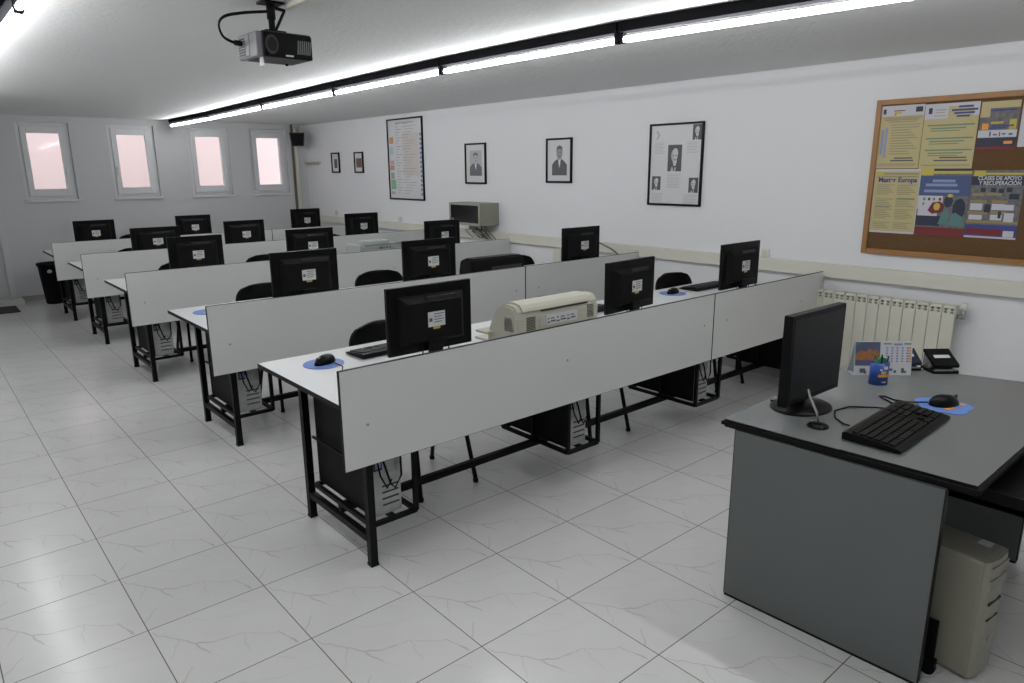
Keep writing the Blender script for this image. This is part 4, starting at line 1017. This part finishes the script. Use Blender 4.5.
b = MB(); A_ = [b.bm.verts.new(p) for p in ((-.072, -.066, .012), (.072, -.066, .012), (.090, -.088, .172), (-.090, -.088, .172))]; b._f(A_)
r_b = bmesh.ops.extrude_face_region(b.bm, geom=list(b.bm.faces)); bmesh.ops.translate(b.bm, verts=[v for v in r_b['geom'] if isinstance(v, bmesh.types.BMVert)], vec=(0, .012, 0))
b.build('grille', M_black2, t)
MB().box(-.02, .02, .0, .04, .185, .255, .003).box(-.04, .04, -.02, .06, .255, .265, .002).box(-.015, .015, .03, .215, .215, .235, .002).build('bracket', M_greygreen, t)

# ---------------------------------------------------------------- waste bin
t = thing('waste_bin', 'black plastic waste bin on the floor behind the rearmost desk corner', 'waste bin', (.06, 9.28, 0))
b = MB(); b.lathe([(.115, 0), (.122, .02), (.155, .50), (.168, .505), (.168, .54), (.150, .54), (.146, .50), (.110, .03)], (0, 0, 0), 32); b.build('bin', M_black2, t)
b = MB(); b.lathe([(.02, 0), (.03, .015), (.022, .04), (.008, .045)], (-.05, -.165, .42), 12, 1, .5); b.build('bag_knot', M_pgrey, t)

# ---------------------------------------------------------------- ceiling: projector
def projector():
    t = thing('projector', 'black ceiling projector with grey side hanging near the ceiling lights', 'projector', (.050, 1.50, 2.1799), math.radians(2)); t.scale = (.80, .80, 1.087)
    hw, d, h = .158, .26, .108
    # body : bottom is smaller than the top
    b = MB()
    prof_f = [(-hw, .0), (hw-.0, .012), (hw, .03), (hw-.004, .10), (hw-.03, .108), (-hw, .108)]
    lo = [(-hw+.01, -.13, .0), (hw-.06, -.13, -.008), (hw-.02, .12, .0), (-hw+.02, .12, .0)]
    b.box(-hw+.03, hw, -.125, .125, .005, .105, .010)
    b.build('body', M_projl, t)
    s = MB().box(-hw-.006, -hw+.032, -.120, .125, .004, .100, .008); s.box(-hw-.01, -hw+.01, -.03, .11, .012, .094, .004)
    sd = s.build('side_cover', M_projs, t)
    g_ = MB()
    for k in range(7): g_.box(-hw-.012, -hw-.008, .02, .10, .018+.010*k, .023+.010*k)
    g_.build('side_vent', M_slot, sd)
    f = MB().box(-hw+.035, hw-.002, -.132, -.124, .006, .098, .006); ff = f.build('front_face', M_black2, t)
    MB().tube([(-.085, -.131, .052), (-.085, -.144, .052)], .036, 24).build('lens_ring', mat('lens_ring_grey', (.014, .014, .015), .4, linear=True), ff)
    MB().tube([(-.085, -.1430, .052), (-.085, -.1460, .052)], .027, 24).build('lens', M_gloss, ff)
    g_ = MB()
    for k in range(7): g_.poly([(.065+.012*k, -.1335, .025), (.070+.012*k, -.1335, .025), (.078+.012*k, -.1335, .078), (.073+.012*k, -.1335, .078)], (0, .002, 0))
    g_.build('front_vent', M_projs, ff)
    MB().box(-.005, .040, -.1335, -.131, .012, .018).build('badge', M_label, ff)
    MB().lathe([(.011, -.035), (.013, -.030), (.010, .004)], (-.130, -.095, .004), 14).build('foot', M_handle, t)
    MB().lathe([(.009, -.006), (.009, .004)], (.10, .08, .004), 12).build('foot', M_black2, t)
    m_ = MB().box(-.075, .045, -.06, .06, .106, .118, .003); m_.tube([(-.01, 0, .116), (-.01, 0, .19)], .018, 14); m_.tube([(-.01, 0, .165), (-.01, 0, .2316)], .024, 14); m_.box(-.07, .05, -.05, .05, .2216, .2316, .002)
    m_.bar((.005, .0, .118), (.07, -.0, .205), .012); m_.bar((-.03, 0, .215), (.075, 0, .205), .012)
    m_.build('ceiling_mount', M_black2, t)
    c = MB()
    P_ = [(-hw-.01, .06, .065), (-hw-.06, .06, .068), (-hw-.115, .05, .085), (-hw-.135, .04, .125), (-hw-.11, .02, .155), (-hw-.02, .01, .175), (-.06, 0, .19), (-.02, 0, .195)]
    # smooth by Catmull
    V = [Vector(p) for p in P_]; out = []
    for i in range(len(V)-1):
        p0 = V[max(i-1, 0)]; p1 = V[i]; p2 = V[i+1]; p3 = V[min(i+2, len(V)-1)]
        for q in range(5):
            u = q/5; out.append(.5*((2*p1)+(-p0+p2)*u+(2*p0-5*p1+4*p2-p3)*u*u+(-p0+3*p1-3*p2+p3)*u**3))
    out.append(V[-1]); c.tube(out, .006, 8); c.tube([(-hw-.005, .06, .065), (-hw-.05, .06, .067)], .011, 10)
    c.build('cable', M_black2, t)
projector()
struct(MB().box(.105, .135, -1.6, 1.50, ZC-.022, ZC, .002), 'trim_6', M_trunk)

# ---------------------------------------------------------------- fluorescent strips
ZT_ = 2.345
def make_light(label, p, q, group, tube=None):
    """p, q: (x,y) ends of one fitting"""
    L0 = (Vector(q)-Vector(p)).length; ang = math.atan2(q[1]-p[1], q[0]-p[0])-PI/2
    t = thing('fluorescent_light', label, 'light', (p[0], p[1], ZC), ang, group)
    z = ZT_-ZC
    MB().box(-.031, .031, .004, L0-.004, -.052, 0, .003).build('housing', mat('matt_black_batten', (.012, .012, .0135), .9, spec=0.0, linear=True), t)
    MB().tube([(0, .030, z), (0, L0-.030, z)], .0145, 14).build('tube', tube or M_tube, t)
    for yy in (.016, L0-.016): MB().box(-.016, .016, yy-.012, yy+.012, z-.018, -.045, .003).build('lamp_holder', M_black2, t)
    return t
RJ = [(1.85, -2.60), (1.80, -.87), (1.615, .815), (1.585, 2.36), (1.635, 4.02), (1.70, 5.76), (1.80, 7.77), (1.815, 9.43)]
G_l = 'fluorescent fittings on the ceiling'
RL = ['fluorescent tube fitting behind the camera on the right ceiling line', 'nearest visible fluorescent fitting of the right ceiling line, running out of the top edge', 'second fluorescent fitting of the right ceiling line', 'third fluorescent fitting of the right ceiling line',
      'fourth fluorescent fitting of the right ceiling line', 'fifth fluorescent fitting of the right ceiling line', 'farthest fluorescent fitting, nearest the back windows']
for k in range(len(RJ)-1): make_light(RL[k], RJ[k], RJ[k+1], G_l, M_tube_dim if k == 6 else None)  # last fitting turned down so the back wall stays darker
LJ = [-3.05, -1.42, .21, 1.84, 3.47, 5.10, 6.73, 8.36]
LN = ['left ceiling line fluorescent fitting far behind the camera', 'left ceiling line fluorescent fitting behind the camera', 'left ceiling line fluorescent fitting at the top left picture edge', 'left ceiling line fluorescent fitting cut by the left picture edge',
      'left ceiling line fluorescent fitting beside the second desk row', 'left ceiling line fluorescent fitting beside the third desk row', 'left ceiling line fluorescent fitting beside the door mat']
for k in range(0, 6): make_light(LN[k], (-.865, LJ[k]), (-.865, LJ[k+1]), G_l, M_tube_dim)
